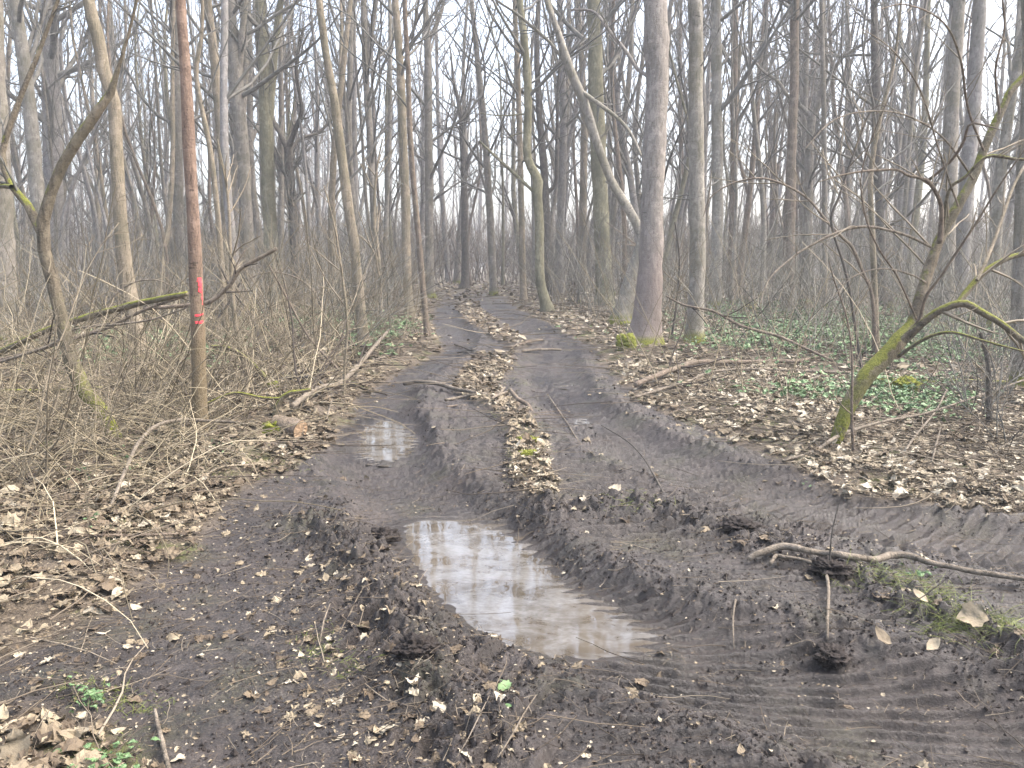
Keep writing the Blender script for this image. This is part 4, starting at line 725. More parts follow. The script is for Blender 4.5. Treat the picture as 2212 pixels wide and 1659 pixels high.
lump('mud_clod', 'lump of mud on the bank beside the upper end of the puddle', 'clod', 828, 1165, 62, 26, 'clod', amp=0.5, fz=3.2, sink=0.5)
lump('mud_clod', 'dark clod below the hanging pale shoot', 'clod', 1795, 1432, 70, 26, 'clod', amp=0.6, fz=3.4, sink=0.45)
lump('mud_clod', 'crumbly dark clod on the ridge between the ruts', 'clod', 1600, 1145, 70, 18, 'clod', amp=0.6, fz=3.4, sink=0.5)
# ------------------------------------------------------------------ leaves: litter and single big leaves
def leaf_shape(kind, n=7):                               # outline in the xy plane, midrib along y, 0..1 long
    if kind == 'maple':
        half = [(0, 0.0), (0.12, 0.07), (0.31, 0.07), (0.33, 0.24), (0.48, 0.34), (0.41, 0.49), (0.44, 0.64), (0.29, 0.64), (0.20, 0.80), (0.0, 1.0)]
    elif kind == 'oak':
        half = [(0, 0.0), (0.08, 0.12), (0.18, 0.22), (0.12, 0.32), (0.25, 0.44), (0.16, 0.54), (0.27, 0.66), (0.17, 0.76), (0.18, 0.90), (0, 1.0)]
    else:
        half = [(0, 0.0), (0.12, 0.12), (0.23, 0.3), (0.27, 0.48), (0.22, 0.68), (0.11, 0.86), (0, 1.0)]
    h = np.array(half); return h
def leaf_proto(kind, seed, curl, fold, crumple=0.05):
    r = np.random.default_rng(seed); h = leaf_shape(kind); n = len(h)
    mid = np.column_stack([np.zeros(n), h[:, 1]]); Lf = h.copy(); Rt = h * [-1, 1]
    P = np.vstack([mid, Lf * [0.5, 1], Rt * [0.5, 1], Lf, Rt]); P = P + r.normal(size=P.shape) * 0.012
    z = -curl * (P[:, 1] - 0.45) ** 2 + fold * np.abs(P[:, 0]) + r.normal(size=len(P)) * crumple + 0.22 * curl * np.sin(P[:, 0] * 5 + seed) * P[:, 1]
    V = np.column_stack([P[:, 0], P[:, 1] - 0.5, z]); Q = []
    for i in range(n - 1):
        Q += [(i, i + n, i + 1 + n, i + 1), (i, i + 1, i + 1 + 2 * n, i + 2 * n), (i + n, i + 3 * n, i + 1 + 3 * n, i + 1 + n), (i + 2 * n, i + 1 + 2 * n, i + 1 + 4 * n, i + 4 * n)]
    return V, np.array(Q)
LPR = [leaf_proto('maple', 1, 0.6, 0.25), leaf_proto('maple', 2, -0.4, 0.15), leaf_proto('oak', 3, 0.6, 0.3), leaf_proto('ovate', 4, 0.6, 0.35), leaf_proto('ovate', 5, -0.6, 0.25), leaf_proto('maple', 6, 0.9, 0.45)]
def simple(seed):
    r = np.random.default_rng(seed); V = np.array([(0, -.5, 0), (0.33, -0.1, 0.14), (0.18, 0.3, 0.05), (0, 0.5, -0.05), (-0.22, 0.28, 0.1), (-0.32, -0.12, 0.06), (0, 0, 0)]) + r.normal(size=(7, 3)) * 0.06
    return V, np.array([(0, 1, 2, 6), (6, 2, 3, 4), (6, 4, 5, 0)])
LSM = [simple(k) for k in range(4)]
def scatter(protos, x, y, z, size, tilt, rnd, nrm_up=True):
    parts = []; at_ = []; n = len(x); pk = rng.integers(len(protos), size=n); o = 0; Vs = []; Qs = []
    th = U(0, 2 * math.pi, n); ta = np.abs(rng.normal(size=n)) * tilt; tb = U(0, 2 * math.pi, n)
    for k, (PV, PQ) in enumerate(protos):
        i = np.where(pk == k)[0]
        if not len(i): continue
        v = PV[None] * size[i][:, None, None]; c, s = np.cos(th[i])[:, None], np.sin(th[i])[:, None]
        X = v[..., 0] * c - v[..., 1] * s; Y = v[..., 0] * s + v[..., 1] * c; Z = v[..., 2] + 0
        ax, ay = np.cos(tb[i])[:, None], np.sin(tb[i])[:, None]; d = X * ax + Y * ay; ct, st = np.cos(ta[i])[:, None], np.sin(ta[i])[:, None]
        d2 = d * ct - Z * st; Z2 = d * st + Z * ct; X = X + (d2 - d) * ax; Y = Y + (d2 - d) * ay
        W = np.stack([X + x[i][:, None], Y + y[i][:, None], Z2 + z[i][:, None] + 0.25 * size[i][:, None] * np.sin(ta[i])[:, None]], -1)
        m_ = len(PV); Qs.append((PQ[None] + (np.arange(len(i)) * m_)[:, None, None] + o).reshape(-1, 4)); o += len(i) * m_
        Vs.append(W.reshape(-1, 3)); at_.append(np.repeat(rnd[i], m_))
    return np.concatenate(Vs), np.concatenate(Qs), np.concatenate(at_)
def sample(n, r0, r1, ang=44, power=1.0):
    r = (r0 ** (2 * power) + U(0, 1, n) * (r1 ** (2 * power) - r0 ** (2 * power))) ** (0.5 / power); a = np.radians(U(-ang, ang, n)); return r * np.sin(a), r * np.cos(a)
def leafdens(x, y):
    f = fields(x, y); z, g = surface(x, y, f)
    e = sstep(fbm(x * 1.3, y * 1.3, 201, 3), -0.35, 0.25)
    wl = sstep(-x * 1.0 - 0.12 * y, 0.0, 1.0)
    deb = g['m'] * np.maximum(0.75 * sstep(poly_sd(x, y, DEB1), -0.08, 0.15), 0.95 * sstep(poly_sd(x, y, DEB2), -0.1, 0.2)) * (0.4 + 0.6 * e)
    out = (1 - g['m']) * (0.5 + 0.5 * e)
    near_edge = sstep(f['mud'], 0.5, 0.0) * g['m'] * 0.10
    debris = g['m'] * np.exp(-(f['od'] - 0.55) ** 2 / 0.25) * sstep(y, 5.2, 3.8) * 0.30 * sstep(np.hypot(x - 0.9, y - 2.2), 0.3, 1.2)
    d = np.maximum.reduce([out, g['st'] * 0.95, near_edge, debris, deb, np.exp(-(f['rd'] / 0.2) ** 2) * 0.16, g['lridge'] * 0.12, np.full(x.shape, 0.012)])
    wp = np.maximum.reduce([f['p1'], f['p2'], f['p3']])
    return d * (wp < -0.02), z, g
Vs = []; Qs = []; As = []; off = 0
for n, r0, r1, pr, s0, s1, tl in ((42000, 1.9, 6.5, LSM, 0.006, 0.028, 0.45), (13000, 1.9, 6.5, LPR, 0.035, 0.10, 0.26), (18000, 6.5, 12, LPR, 0.045, 0.115, 0.28), (30000, 12, 26, LSM, 0.07, 0.15, 0.35), (22000, 26, 55, LSM, 0.12, 0.26, 0.35)):
    x, y = sample(n, r0, r1); d, z, g = leafdens(x, y); d = np.clip(d * 2.2 + 0.16, 0, 1) * (d > 0) if s1 < 0.04 else d; k = U(0, 1, n) < d; x, y, z = x[k], y[k], z[k]; n = len(x)
    pale = sstep(x / np.maximum(y, 1), -0.15, 0.15)
    rnd = np.clip(rng.beta(1.7, 2.1, n) * 0.92 + 0.22 * pale, 0, 1)
    onmud = g['m'][k] * (1 - g['st'][k]); rnd = np.where(onmud > 0.5, np.clip(rng.beta(1.5, 1.6, n), 0, 1), rnd)
    size = U(s0, s1, n) * (0.7 + 0.6 * U(0, 1, n)) * np.where(onmud > 0.5, 0.65, 1.0)
    V, Q, A = scatter(pr, x, y, z + np.where(onmud > 0.5, 0.001, 0.006 + U(0, 0.025, n)), size, tl, rnd)
    Vs.append(V); Qs.append(Q + off); As.append(A); off += len(V)
tag(link('leaf_litter', mesh_data('leaf_litter', np.concatenate(Vs), np.concatenate(Qs), M['leaf'], False, {'rnd': np.concatenate(As)})), 'dry pale brown leaf litter covering the forest floor', 'leaf litter', kind='stuff')
def big_leaf(label, px, py, w, kind, mat='leaf', rnd=0.85, rot=0.0, tilt=(0.2, 0.1), curl=0.8, lift=0.01, seed=3):
    p = G(px, py); s = w * p[1] / FPX; V, Q = leaf_proto(kind, seed, -0.35 * curl, 0.22, 0.035); V = V * s * 0.7
    c, sn = math.cos(rot), math.sin(rot); V = V @ np.array([[c, sn, 0], [-sn, c, 0], [0, 0, 1]])
    a, b_ = tilt; V = V @ np.array([[1, 0, 0], [0, math.cos(a), math.sin(a)], [0, -math.sin(a), math.cos(a)]]) @ np.array([[math.cos(b_), 0, math.sin(b_)], [0, 1, 0], [-math.sin(b_), 0, math.cos(b_)]])
    V[:, 2] += -V[:, 2].min() + lift
    o = link('fallen_leaf', mesh_data('fallen_leaf', V, Q, M[mat], True, {'rnd': np.full(len(V), rnd - 0.02)})); o.location = [float(q) for q in p]
    return tag(o, label, 'leaf', 'large single leaves on the track')
big_leaf('large pale lobed leaf standing up in the lower corner among litter', 40, 1640, 120, 'maple', rnd=0.55, rot=0.3, tilt=(0.9, 0.1), curl=0.4)
big_leaf('big pale curled leaf resting on the dark stalk by the mossy tuft', 2095, 1358, 96, 'maple', rnd=0.62, rot=1.4, tilt=(0.7, 0.4), curl=1.0, lift=0.03, seed=7)
big_leaf('grey brown wrinkled leaf pressed against a mud lump below the branch', 1905, 1392, 74, 'ovate', rnd=0.45, rot=0.4, tilt=(0.7, 0.0), curl=1.1, seed=8)
big_leaf('pale leaf folded to a point right of the wrinkled grey leaf', 2015, 1400, 66, 'ovate', rnd=0.72, rot=2.0, tilt=(0.5, 0.3), curl=1.2, seed=9)
big_leaf('pale triangular leaf hanging in the stalks of the grass tuft', 1985, 1318, 60, 'ovate', rnd=0.72, rot=0.9, tilt=(0.6, -0.3), curl=0.6, lift=0.02, seed=10)
big_leaf('pale lobed leaf lying alone on the mud above the puddle', 1329, 1066, 42, 'maple', rnd=0.82, rot=1.3, tilt=(0.4, 0.3), curl=1.4, seed=11)
big_leaf('crumpled fresh green leaf trodden into the mud below the puddle', 1088, 1490, 58, 'maple', 'ivy', rnd=0.75, rot=0.5, tilt=(0.25, 0.15), curl=1.1, seed=12)
big_leaf('small pale green leaf scrap near the crumpled green leaf', 1096, 1532, 36, 'ovate', 'ivy', rnd=0.6, rot=1.2, tilt=(0.2, 0.1), curl=0.8, seed=13)
big_leaf('reddish brown round leaf flat on the wet tread marks', 1833, 1528, 40, 'ovate', rnd=0.30, rot=0.7, tilt=(0.05, 0.05), curl=0.3, seed=14)
big_leaf('whitish leaf lying curled on the bank of the puddle', 1268, 1155, 26, 'ovate', rnd=0.9, rot=0.2, tilt=(0.3, 0.2), curl=1.0, seed=15)
big_leaf('cream coloured leaf near the bottom edge among brown debris', 832, 1582, 46, 'ovate', rnd=0.8, rot=1.7, tilt=(0.2, 0.2), curl=0.9, seed=16)
big_leaf('purplish grey leaf on the bank left of the puddle', 705, 1258, 40, 'ovate', rnd=0.55, rot=0.3, tilt=(0.5, 0.2), curl=0.7, seed=17)
big_leaf('pale oval leaf on the debris by the old wheel track', 735, 1600, 40, 'ovate', rnd=0.85, rot=2.4, tilt=(0.2, 0.2), curl=0.7, seed=18)
big_leaf('narrow tan leaf lying on the tread marks below the puddle', 1425, 1562, 26, 'ovate', rnd=0.8, rot=0.1, tilt=(0.2, 0.1), curl=0.7, seed=19)
big_leaf('broad beige leaf at the edge of the litter by the brush', 45, 1300, 78, 'oak', rnd=0.7, rot=1.5, tilt=(0.2, 0.1), curl=0.6, seed=20)
# ------------------------------------------------------------------ fine litter: twigs, stalks, canes, grass, green leaves (past counting)
def stalks(n, r0, r1, dens, l0, l1, rad, N=4, flat=True, up=0.0, wig=0.15, arch=0.0, ang=44, zoff=0.01):
    x, y = sample(n, r0, r1, ang); k = U(0, 1, n) < dens(x, y); x, y = x[k], y[k]; n = len(x); z = H(x, y)
    L = U(l0, l1, n); th = U(0, 2 * math.pi, n)
    d = np.stack([np.cos(th), np.sin(th), (U(-0.05, 0.12, n) if flat else U(up * 0.5, up * 1.5, n))], -1); d = unit(d)
    P = np.zeros((n, N, 3)); P[:, 0] = np.stack([x, y, z + (zoff + U(0, 0.03, n) if flat else -0.02)], -1)
    for s in range(1, N):
        d = unit(d + wig * rng.normal(size=(n, 3)) * ([1, 1, 0.25] if flat else [1, 1, 1]) + np.array([0, 0, -arch])); P[:, s] = P[:, s - 1] + d * (L / (N - 1))[:, None]
    if flat:
        c = H(P[..., 0].ravel(), P[..., 1].ravel()).reshape(n, N); P[..., 2] = np.maximum(P[..., 2], c + 0.004)
    R = (U(0.6, 1.4, n) * rad)[:, None] * np.linspace(1, 0.5, N)[None]
    return P, R
def stuff(name, label, items, mat, k=3, rndf=lambda n: rng.beta(2, 2, n)):
    parts = []; A = []
    for P, R in items:
        V, F = tubes(P, R, k); parts.append((V, F)); A.append(np.repeat(rndf(P.shape[0]), P.shape[1] * k))
    V, F = join(parts); return tag(link(name, mesh_data(name, V, F, M[mat], True, {'rnd': np.concatenate(A)})), label, name.replace('_', ' '), kind='stuff')
def d_floor(x, y): f = fields(x, y); return np.maximum((f['mud'] < 0.02) * 1.0, (f['strip'] > 0) * 0.7) * sstep(fbm(x * 0.8, y * 0.8, 211, 2), -0.5, 0.2)
def d_mud(x, y):
    d, z, g = leafdens(x, y); wp = np.maximum.reduce([poly_sd(x, y, PUD1), poly_sd(x, y, PUD2)]); return np.clip(g['m'] * (0.25 + 1.6 * d) * (wp < 0), 0, 1)
it = [stalks(3500, 2.0, 7, d_floor, 0.06, 0.5, 0.0022), stalks(2600, 2.0, 9, d_floor, 0.15, 0.9, 0.004, N=6), stalks(7000, 7, 16, d_floor, 0.15, 1.1, 0.005, N=5), stalks(6000, 16, 40, d_floor, 0.4, 1.8, 0.011, N=5)]
stuff('twig_litter', 'dead twigs strewn over the leaf litter', it, 'litter_twig')
it = [stalks(16000, 2.0, 6, d_mud, 0.01, 0.08, 0.0014, N=3, zoff=0.0), stalks(1500, 2.0, 6, d_mud, 0.1, 0.35, 0.002, N=5, zoff=0.0), stalks(1200, 6, 12, d_mud, 0.03, 0.3, 0.003, N=3, zoff=0.0)]
stuff('mud_debris', 'straw bits and twig scraps trodden into the mud', it, 'litter_twig', rndf=lambda n: rng.beta(1.2, 1.6, n))
OV = np.array([(1, 0, 0), (0, 1, 0), (-1, 0, 0), (0, -1, 0), (0, 0, 0.8), (0, 0, -0.8)], float); OF = np.array([(0, 1, 4), (1, 2, 4), (2, 3, 4), (3, 0, 4), (1, 0, 5), (2, 1, 5), (3, 2, 5), (0, 3, 5)])
VV = []; FF = []; AA = []; o_ = 0
for n_, r0_, r1_, a_, b2_ in ((90000, 2.0, 5.5, 0.002, 0.008), (20000, 2.0, 5.5, 0.004, 0.013), (20000, 5.5, 11, 0.004, 0.014)):
    x, y = sample(n_, r0_, r1_, 40); f_ = fields(x, y); z, g = surface(x, y, f_); cl = sstep(pn(x * 3, y * 3, 301), -0.1, 0.4)
    dn = g['m'] * (1 - g['st']) * np.clip(0.10 + 0.35 * cl + 0.9 * g['ridge'] + 0.45 * np.clip(g['berm'], 0, 1) - 0.2 * np.maximum(g['ina'], g['inb']), 0, 1) * (np.maximum.reduce([f_['p1'], f_['p2'], f_['p3']]) < -0.03)
    k_ = U(0, 1, n_) < dn; x, y, z = x[k_], y[k_], z[k_]; n_ = len(x); s_ = U(0, 1, n_) ** 2 * (b2_ - a_) + a_
    W = (OV[None] * U(0.5, 1.3, (n_, 6, 1)) + 0.25 * rng.normal(size=(n_, 6, 3))) * s_[:, None, None] + np.stack([x, y, z + s_ * 0.25], -1)[:, None]
    VV.append(W.reshape(-1, 3)); FF.append((OF[None] + 6 * np.arange(n_)[:, None, None] + o_).reshape(-1, 3)); o_ += 6 * n_
tag(link('mud_crumbs', mesh_data('mud_crumbs', np.concatenate(VV), np.concatenate(FF), M['clod'], False)), 'dark crumbs of mud thrown up along the ruts', 'mud crumbs', kind='stuff')
# dry canes and brush to either side
def leftside(x, y): return poly_sd(x, y, MUD) < -0.25
def d_left(x, y): return leftside(x, y) * (x < -0.02 * y) * sstep(fbm(x * 0.6, y * 0.6, 221, 2), -0.35, 0.25) * (0.25 + 0.75 * sstep(-x / np.maximum(y, 1), 0.12, 0.42))
def d_tall(x, y): return leftside(x, y) * sstep(fbm(x * 0.5, y * 0.5, 231, 2), -0.3, 0.3) * np.where(x < 0, 1.0, 0.45)
def d_left_near(x, y): return d_left(x, y) * sstep(y, 3.2, 4.6)
def d_right(x, y): return leftside(x, y) * (x > 0) * sstep(fbm(x * 0.6, y * 0.6, 223, 2), -0.3, 0.3) * (0.3 + 0.7 * sstep(x / np.maximum(y, 1), 0.25, 0.5))
def d_back(x, y): return (poly_sd(x, y, MUD) < -0.8) * sstep(fbm(x * 0.3, y * 0.3, 225, 2), -0.45, 0.25) * (np.abs(x - np.interp(y, TCY, TCX)) > 1.2 + (y > 47) * -9)
TC = np.array([onplane(px, py)[:2] for px, py in ((1140, 900), (1110, 800), (1080, 740), (1010, 690), (1005, 650), (1010, 630), (1012, 618))]); TCX, TCY = TC[:, 0], TC[:, 1]
def branched(P, R, n, length, rmin):
    a, ar = grow(P, R, n, 0.25, 0.97, length, 38, 0.06, 4, 0.12, 0.7, rmin); return [(P, R), (a, ar)]
it = [stalks(3000, 3.6, 8, d_left_near, 0.35, 1.1, 0.0032, N=8, flat=False, up=0.9, wig=0.13, arch=0.12), stalks(1500, 4, 9, d_left_near, 0.5, 1.5, 0.005, N=9, flat=False, up=0.7, wig=0.10, arch=0.10), stalks(7000, 8, 16, d_left, 0.4, 2.0, 0.005, N=8, flat=False, up=1.1, wig=0.12, arch=0.10)]
it += [stalks(5500, 8, 28, d_tall, 0.8, 2.4, 0.0055, N=8, flat=False, up=2.2, wig=0.07, arch=0.05), stalks(500, 6.5, 12, d_left, 0.9, 2.2, 0.005, N=9, flat=False, up=1.6, wig=0.07, arch=0.07)]
stuff('dry_undergrowth', 'tangle of dry arching canes and dead stalks along the brushy side of the track', it, 'cane')
it = [stalks(500, 6, 11, d_right, 0.3, 1.1, 0.0032, N=8, flat=False, up=0.9, wig=0.12, arch=0.08), stalks(1300, 9, 17, d_right, 0.4, 1.5, 0.0045, N=7, flat=False, up=1.0, wig=0.12, arch=0.06)]
stuff('dry_undergrowth', 'thin bare stalks standing in the leaf litter around the leaning shrub', it, 'litter_twig')
it = branched(*stalks(1500, 13, 24, d_back, 0.8, 2.6, 0.008, N=6, flat=False, up=2.2, wig=0.10), 6, 0.5, 0.004) + branched(*stalks(3200, 22, 50, d_back, 1.2, 4.0, 0.012, N=6, flat=False, up=2.6, wig=0.09), 6, 0.45, 0.007)
stuff('brushwood', 'grey brown thicket of bare brush filling the wood between the trunks', it, 'brush', rndf=lambda n: rng.beta(2, 3, n))
it = branched(*stalks(3200, 48, 85, lambda x, y: x * 0 + 1.0, 1.5, 6.0, 0.03, N=5, flat=False, up=3.0, wig=0.08, ang=40), 6, 0.5, 0.016)
stuff('brushwood', 'far mass of thicket closing the view at the end of the track', it, 'litter_twig', rndf=lambda n: rng.beta(2, 3, n))
def patch(spots, n, size, zlo, zhi):
    X = []; Y = []
    for (px, py, wx, wy) in spots:
        k = int(n * wx * wy / 1500); a = rng.normal(size=(k, 2)) * 0.42
        for u_, v_ in a:
            p = onplane(px + u_ * wx, py + v_ * wy); X.append(p[0]); Y.append(p[1])
    x = np.array(X); y = np.array(Y); return x, y, H(x, y) + U(zlo, zhi, len(x))
x, y, z = patch([(1830, 866, 280, 34), (1660, 700, 320, 60), (1880, 740, 420, 80), (1600, 748, 160, 26), (1830, 738, 260, 40), (2080, 760, 240, 60), (1960, 700, 360, 50), (1600, 670, 160, 24), (810, 738, 110, 46), (870, 716, 60, 20), (1980, 880, 160, 50), (700, 700, 200, 40), (300, 760, 300, 60), (2100, 660, 200, 40)], 95, 0.05, 0.02, 0.14)
V, Q, A = scatter(LPR[:2] + LPR[3:5], x, y, z, U(0.035, 0.085, len(x)) * (0.6 + 0.05 * y), 0.45, rng.beta(2, 2, len(x)))
tag(link('ground_ivy', mesh_data('ground_ivy', V, Q, M['ivy'], False, {'rnd': A})), 'low green leafy ground cover in patches on the forest floor', 'ground cover', kind='stuff')
x, y, z = patch([(230, 1635, 90, 46), (190, 1500, 70, 30), (270, 1005, 40, 30), (185, 1052, 50, 30), (300, 1030, 40, 24), (220, 1175, 60, 24), (1745, 1045, 24, 10), (460, 985, 60, 30), (1960, 1255, 70, 16)], 24, 0.05, 0.005, 0.05)
V, Q, A = scatter([LPR[0], LPR[3]], x, y, z, U(0.015, 0.035, len(x)), 0.5, 0.55 * rng.beta(2, 2, len(x)))
tag(link('green_weeds', mesh_data('green_weeds', V, Q, M['ivy'], False, {'rnd': A})), 'small green weeds sprouting through the litter beside the mud', 'weeds', kind='stuff')
def tuft(spots, n, l0, l1, rad, up=0.8):
    X = []; Y = []
    for (px, py, wx, wy) in spots:
        for u_, v_ in rng.normal(size=(int(n * wx * wy / 1500), 2)) * 0.42:
            p = onplane(px + u_ * wx, py + v_ * wy); X.append(p[0]); Y.append(p[1])
    x = np.array(X); y = np.array(Y); n = len(x); z = H(x, y); th = U(0, 6.28, n); d = unit(np.stack([np.cos(th), np.sin(th), U(up * 0.3, up * 1.8, n)], -1)); L = U(l0, l1, n)
    P = np.zeros((n, 5, 3)); P[:, 0] = np.stack([x, y, z - 0.005], -1)
    for s in range(1, 5): d = unit(d + rng.normal(size=(n, 3)) * 0.12 + [0, 0, -0.22]); P[:, s] = P[:, s - 1] + d * (L / 4)[:, None]
    return P, (U(0.7, 1.3, n) * rad)[:, None] * np.array([1, 0.9, 0.7, 0.5, 0.2])[None]
it = [tuft([(1930, 1275, 120, 30), (2010, 1320, 90, 40), (2075, 1375, 110, 30), (2180, 1400, 80, 50)], 110, 0.04, 0.16, 0.0011), tuft([(200, 1485, 120, 40), (280, 1505, 100, 30), (680, 1375, 60, 30), (220, 1640, 120, 50), (300, 1150, 90, 30), (700, 1400, 90, 30), (760, 1440, 70, 26)], 70, 0.02, 0.06, 0.0012),
      tuft([(1140, 950, 60, 60), (1050, 905, 90, 14), (1075, 715, 90, 24), (1090, 790, 60, 40), (1480, 885, 60, 22), (1560, 905, 90, 30), (1710, 985, 90, 20), (1890, 1055, 60, 18), (560, 1010, 130, 40), (640, 985, 60, 30), (470, 1040, 120, 30), (1380, 1110, 90, 20), (300, 960, 300, 60), (1650, 945, 160, 40), (1100, 830, 80, 60), (1140, 1000, 60, 70)], 85, 0.02, 0.07, 0.0016)]
stuff('grass', 'short green grass and moss blades in patches', it, 'grass')
# ------------------------------------------------------------------ the wood behind: single trees, then the far mass
def bare_proto(seed, Ht, rad, fork, spread, n1, curve):
    global rng
    keep = rng; rng = np.random.default_rng(seed); n = 16; q = np.linspace(0, 1, n); th = U(0, 6.28)
    P = np.stack([curve * Ht * 0.06 * pn(q * 2.2, q * 0 + 1.5, seed), curve * Ht * 0.06 * pn(q * 2.2, q * 0 + 9.5, seed), q * Ht - 0.15], -1)[None]; P[..., :2] -= P[:, :1, :2]
    R = (rad * (1 - 0.86 * q ** 1.1) * (1 + 0.35 * np.exp(-q * Ht / 0.2)))[None]
    tr = [tubes(P, R, 9)]; tw = []
    if fork:
        a, ar = grow(P, R, fork, 0.22, 0.5, 0.5, 22, 0.10, 10, 0.05, 0.7, 0.02, tip=0.15); tr.append(tubes(a, ar, 7))
        b1, br1 = grow(a, ar, 8, 0.2, 0.97, 0.3, spread * 0.8, 0.12, 6, 0.11, 0.5, 0.008); tw.append(tubes(b1, br1, 4)); b2, br2 = grow(b1, br1, 7, 0.1, 0.95, 0.42, 40, 0.07, 5, 0.13, 0.6, 0.006); tw.append(tubes(b2, br2, 3))
        b3, br3 = grow(b2, br2, 4, 0.15, 0.95, 0.42, 40, 0.07, 4, 0.13, 0.6, 0.005); tw.append(tubes(b3, br3, 3))
    a, ar = grow(P, R, n1, 0.18, 0.98, 0.26, spread, 0.13, 8, 0.10, 0.45, 0.012); tw.append(tubes(a, ar, 5))
    a2, ar2 = grow(a, ar, 6, 0.12, 0.96, 0.42, 42, 0.08, 5, 0.13, 0.6, 0.006); tw.append(tubes(a2, ar2, 3))
    a3, ar3 = grow(a2, ar2, 6, 0.15, 0.95, 0.45, 40, 0.06, 4, 0.15, 0.6, 0.003); tw.append(tubes(a3, ar3, 3))
    rng = keep
    return join(tr), join(tw)
PR = []
for i, (Ht, rad, fork, sp, n1, cv) in enumerate(((19, .10, 0, 42, 16, 1), (21, .13, 1, 40, 14, 1.2), (17, .075, 0, 36, 16, 1.3), (20, .15, 1, 52, 14, 0.8), (15, .06, 0, 34, 16, 1.6), (18, .10, 1, 48, 16, 1.5), (22, .17, 1, 46, 16, 0.6), (14, .10, 2, 60, 14, 2.2))):
    (TV, TF), (CV, CF) = bare_proto(100 + i, Ht, rad, fork, sp, n1, cv)
    PR.append((TV, TF, CV, CF, Ht, rad))
BARKS = ['grey', 'tan', 'far', 'grey', 'pale', 'green', 'far', 'brown']
cache = {}
spots = []
hb = np.array([(0, 0)] + [(o.location.x, o.location.y) for o in COL.objects if o.parent is None and o.get('category') in ('tree', 'shrub')])
tries = 0
while len(spots) < 235 and tries < 20000:
    tries += 1
    D = 15 + 37 * U(0, 1) ** 0.75; a = math.radians(U(-41, 41)); x = D * math.tan(a); y = D
    if np.min(np.hypot(hb[:, 0] - x, hb[:, 1] - y)) < 1.2: continue
    if D < 47 and abs(x - np.interp(D, TCY, TCX)) < 2.2 + 0.02 * D: continue
    if spots and min(math.hypot(x - s[0], y - s[1]) for s in spots) < 1.2: continue
    if D < 24 and U(0, 1) < 0.6: continue
    if D < 24 and abs(math.degrees(a)) < 33 and U(0, 1) < 0.4: continue
    spots.append((x, y))
near = {}
ORD = ['first', 'second', 'third', 'fourth', 'fifth', 'sixth', 'seventh', 'eighth', 'ninth', 'tenth', 'eleventh', 'twelfth', 'thirteenth', 'fourteenth', 'fifteenth']
hpx = np.array([h[0] for h in HAND])
recs = []
for (x, y) in spots:
    px = proj((x, y, 1.5))[0]; k = int(np.argmin(np.abs(hpx - px))); side = 'right' if px > hpx[k] else 'left'
    recs.append([k, side, abs(px - hpx[k]), x, y])
for key in {(r_[0], r_[1]) for r_ in recs}:
    for j, r_ in enumerate(sorted([q for q in recs if (q[0], q[1]) == key], key=lambda q: q[2])): r_.append(j)
for (k, side, dpx, x, y, j) in recs:
    if y > 34: pi = int(rng.choice([0, 1, 2, 3, 5, 6, 7, 4]))
    else: pi = int(rng.choice([0, 2, 4, 5, 2, 4, 1]))
    TV, TF, CV, CF, Ht, rad = PR[pi]; bk = BARKS[int(rng.integers(len(BARKS)))]
    if (pi, bk) not in cache:
        if ('c', pi) not in cache: cache[('c', pi)] = mesh_data('crown', CV, CF, M['twig'])
        cache[(pi, bk)] = (mesh_data('trunk', TV, TF, M[bk]), cache[('c', pi)])
    sc_ = U(0.8, 1.2); look = ('stout' if rad * sc_ > 0.14 else 'thin' if rad * sc_ < 0.085 else 'slim') + ' ' + {'grey': 'grey', 'tan': 'tan', 'far': 'mauve grey', 'brown': 'brown', 'green': 'greenish', 'pale': 'pale grey'}[bk]
    lab = f"{look} bare tree, {ORD[min(j, 14)]} one {side} of {HAND[k][2]}"
    z = float(H(x, y)[0]); root = empty('bare_tree', (x, y, z), lab, 'tree', 'bare trees standing deeper in the wood')
    root.rotation_euler = (U(-0.05, 0.05), U(-0.05, 0.05), U(0, 6.28)); root.scale = (sc_, sc_, sc_ * U(0.9, 1.1))
    for nm, me in zip(('trunk', 'crown'), cache[(pi, bk)]): link(nm, me, root)
parts = []
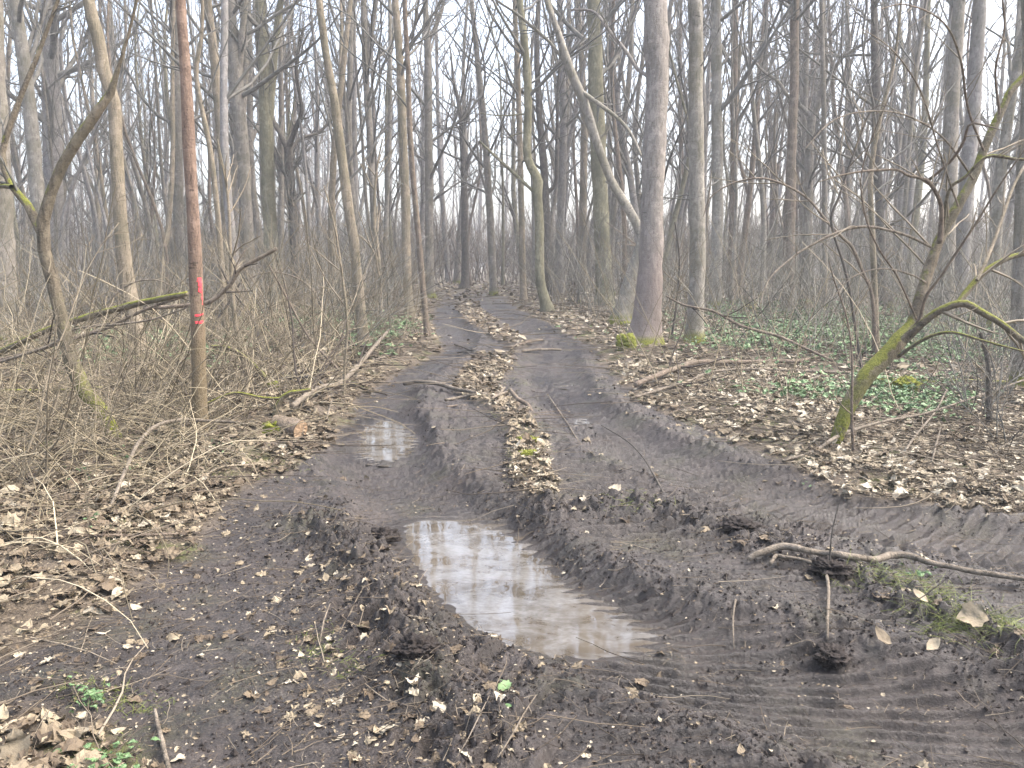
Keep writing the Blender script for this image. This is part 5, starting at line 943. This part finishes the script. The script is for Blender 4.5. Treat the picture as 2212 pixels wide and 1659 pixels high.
def far_proto(seed, Ht, rad):
    global rng
    keep = rng; rng = np.random.default_rng(seed); q = np.linspace(0, 1, 8)
    P = np.stack([Ht * 0.05 * pn(q * 2, q * 0 + .5, seed), Ht * 0.05 * pn(q * 2, q * 0 + 5.5, seed), q * Ht - .1], -1)[None]; R = (rad * (1 - .85 * q))[None]
    a, ar = grow(P, R, 14, 0.25, 0.98, 0.26, 42, 0.12, 5, 0.1, 0.5, 0.015); a2, ar2 = grow(a, ar, 7, 0.1, 0.96, 0.45, 42, 0.08, 4, 0.14, 0.6, 0.008); rng = keep
    return join([tubes(P, R, 6), tubes(a, ar, 3), tubes(a2, ar2, 3)])
FP = [far_proto(300, 20, .14), far_proto(301, 22, .18), far_proto(302, 17, .10), far_proto(303, 19, .12)]
for k in range(260):
    D = 52 + 58 * U(0, 1); a = math.radians(U(-42, 42)); x, y = D * math.tan(a), D; V, F = FP[k % 4]; c, s = math.cos(k * 1.7), math.sin(k * 1.7); g_ = U(0.8, 1.2)
    W = V @ np.array([[c, s, 0], [-s, c, 0], [0, 0, 1]]) * g_ + [x, y, 0]; parts.append((W, F))
V, F = join(parts)
tag(link('far_wood', mesh_data('far_wood', V, F, M['far'])), 'far grey mass of bare trees where single trunks can no longer be told apart', 'wood', kind='stuff')
# ------------------------------------------------------------------ haze in the wood
m = bpy.data.materials.new('haze'); m.use_nodes = True; t = m.node_tree; t.nodes.clear()
pv = t.nodes.new("ShaderNodeVolumePrincipled"); pv.inputs['Density'].default_value = 0.0021; pv.inputs['Color'].default_value = (0.94, 0.965, 1.0, 1); pv.inputs['Anisotropy'].default_value = 0.2
out = t.nodes.new("ShaderNodeOutputMaterial"); t.links.new(pv.outputs[0], out.inputs['Volume'])
V = np.array([(x, y, z) for x in (-175, 175) for y in (-175, 175) for z in (-1.6, 30.0)]); F = np.array([(0, 1, 3, 2), (4, 6, 7, 5), (0, 4, 5, 1), (2, 3, 7, 6), (0, 2, 6, 4), (1, 5, 7, 3)])
tag(link('haze', mesh_data('haze', V, F, m, False)), 'thin pale haze hanging between the trees', 'haze', kind='stuff')
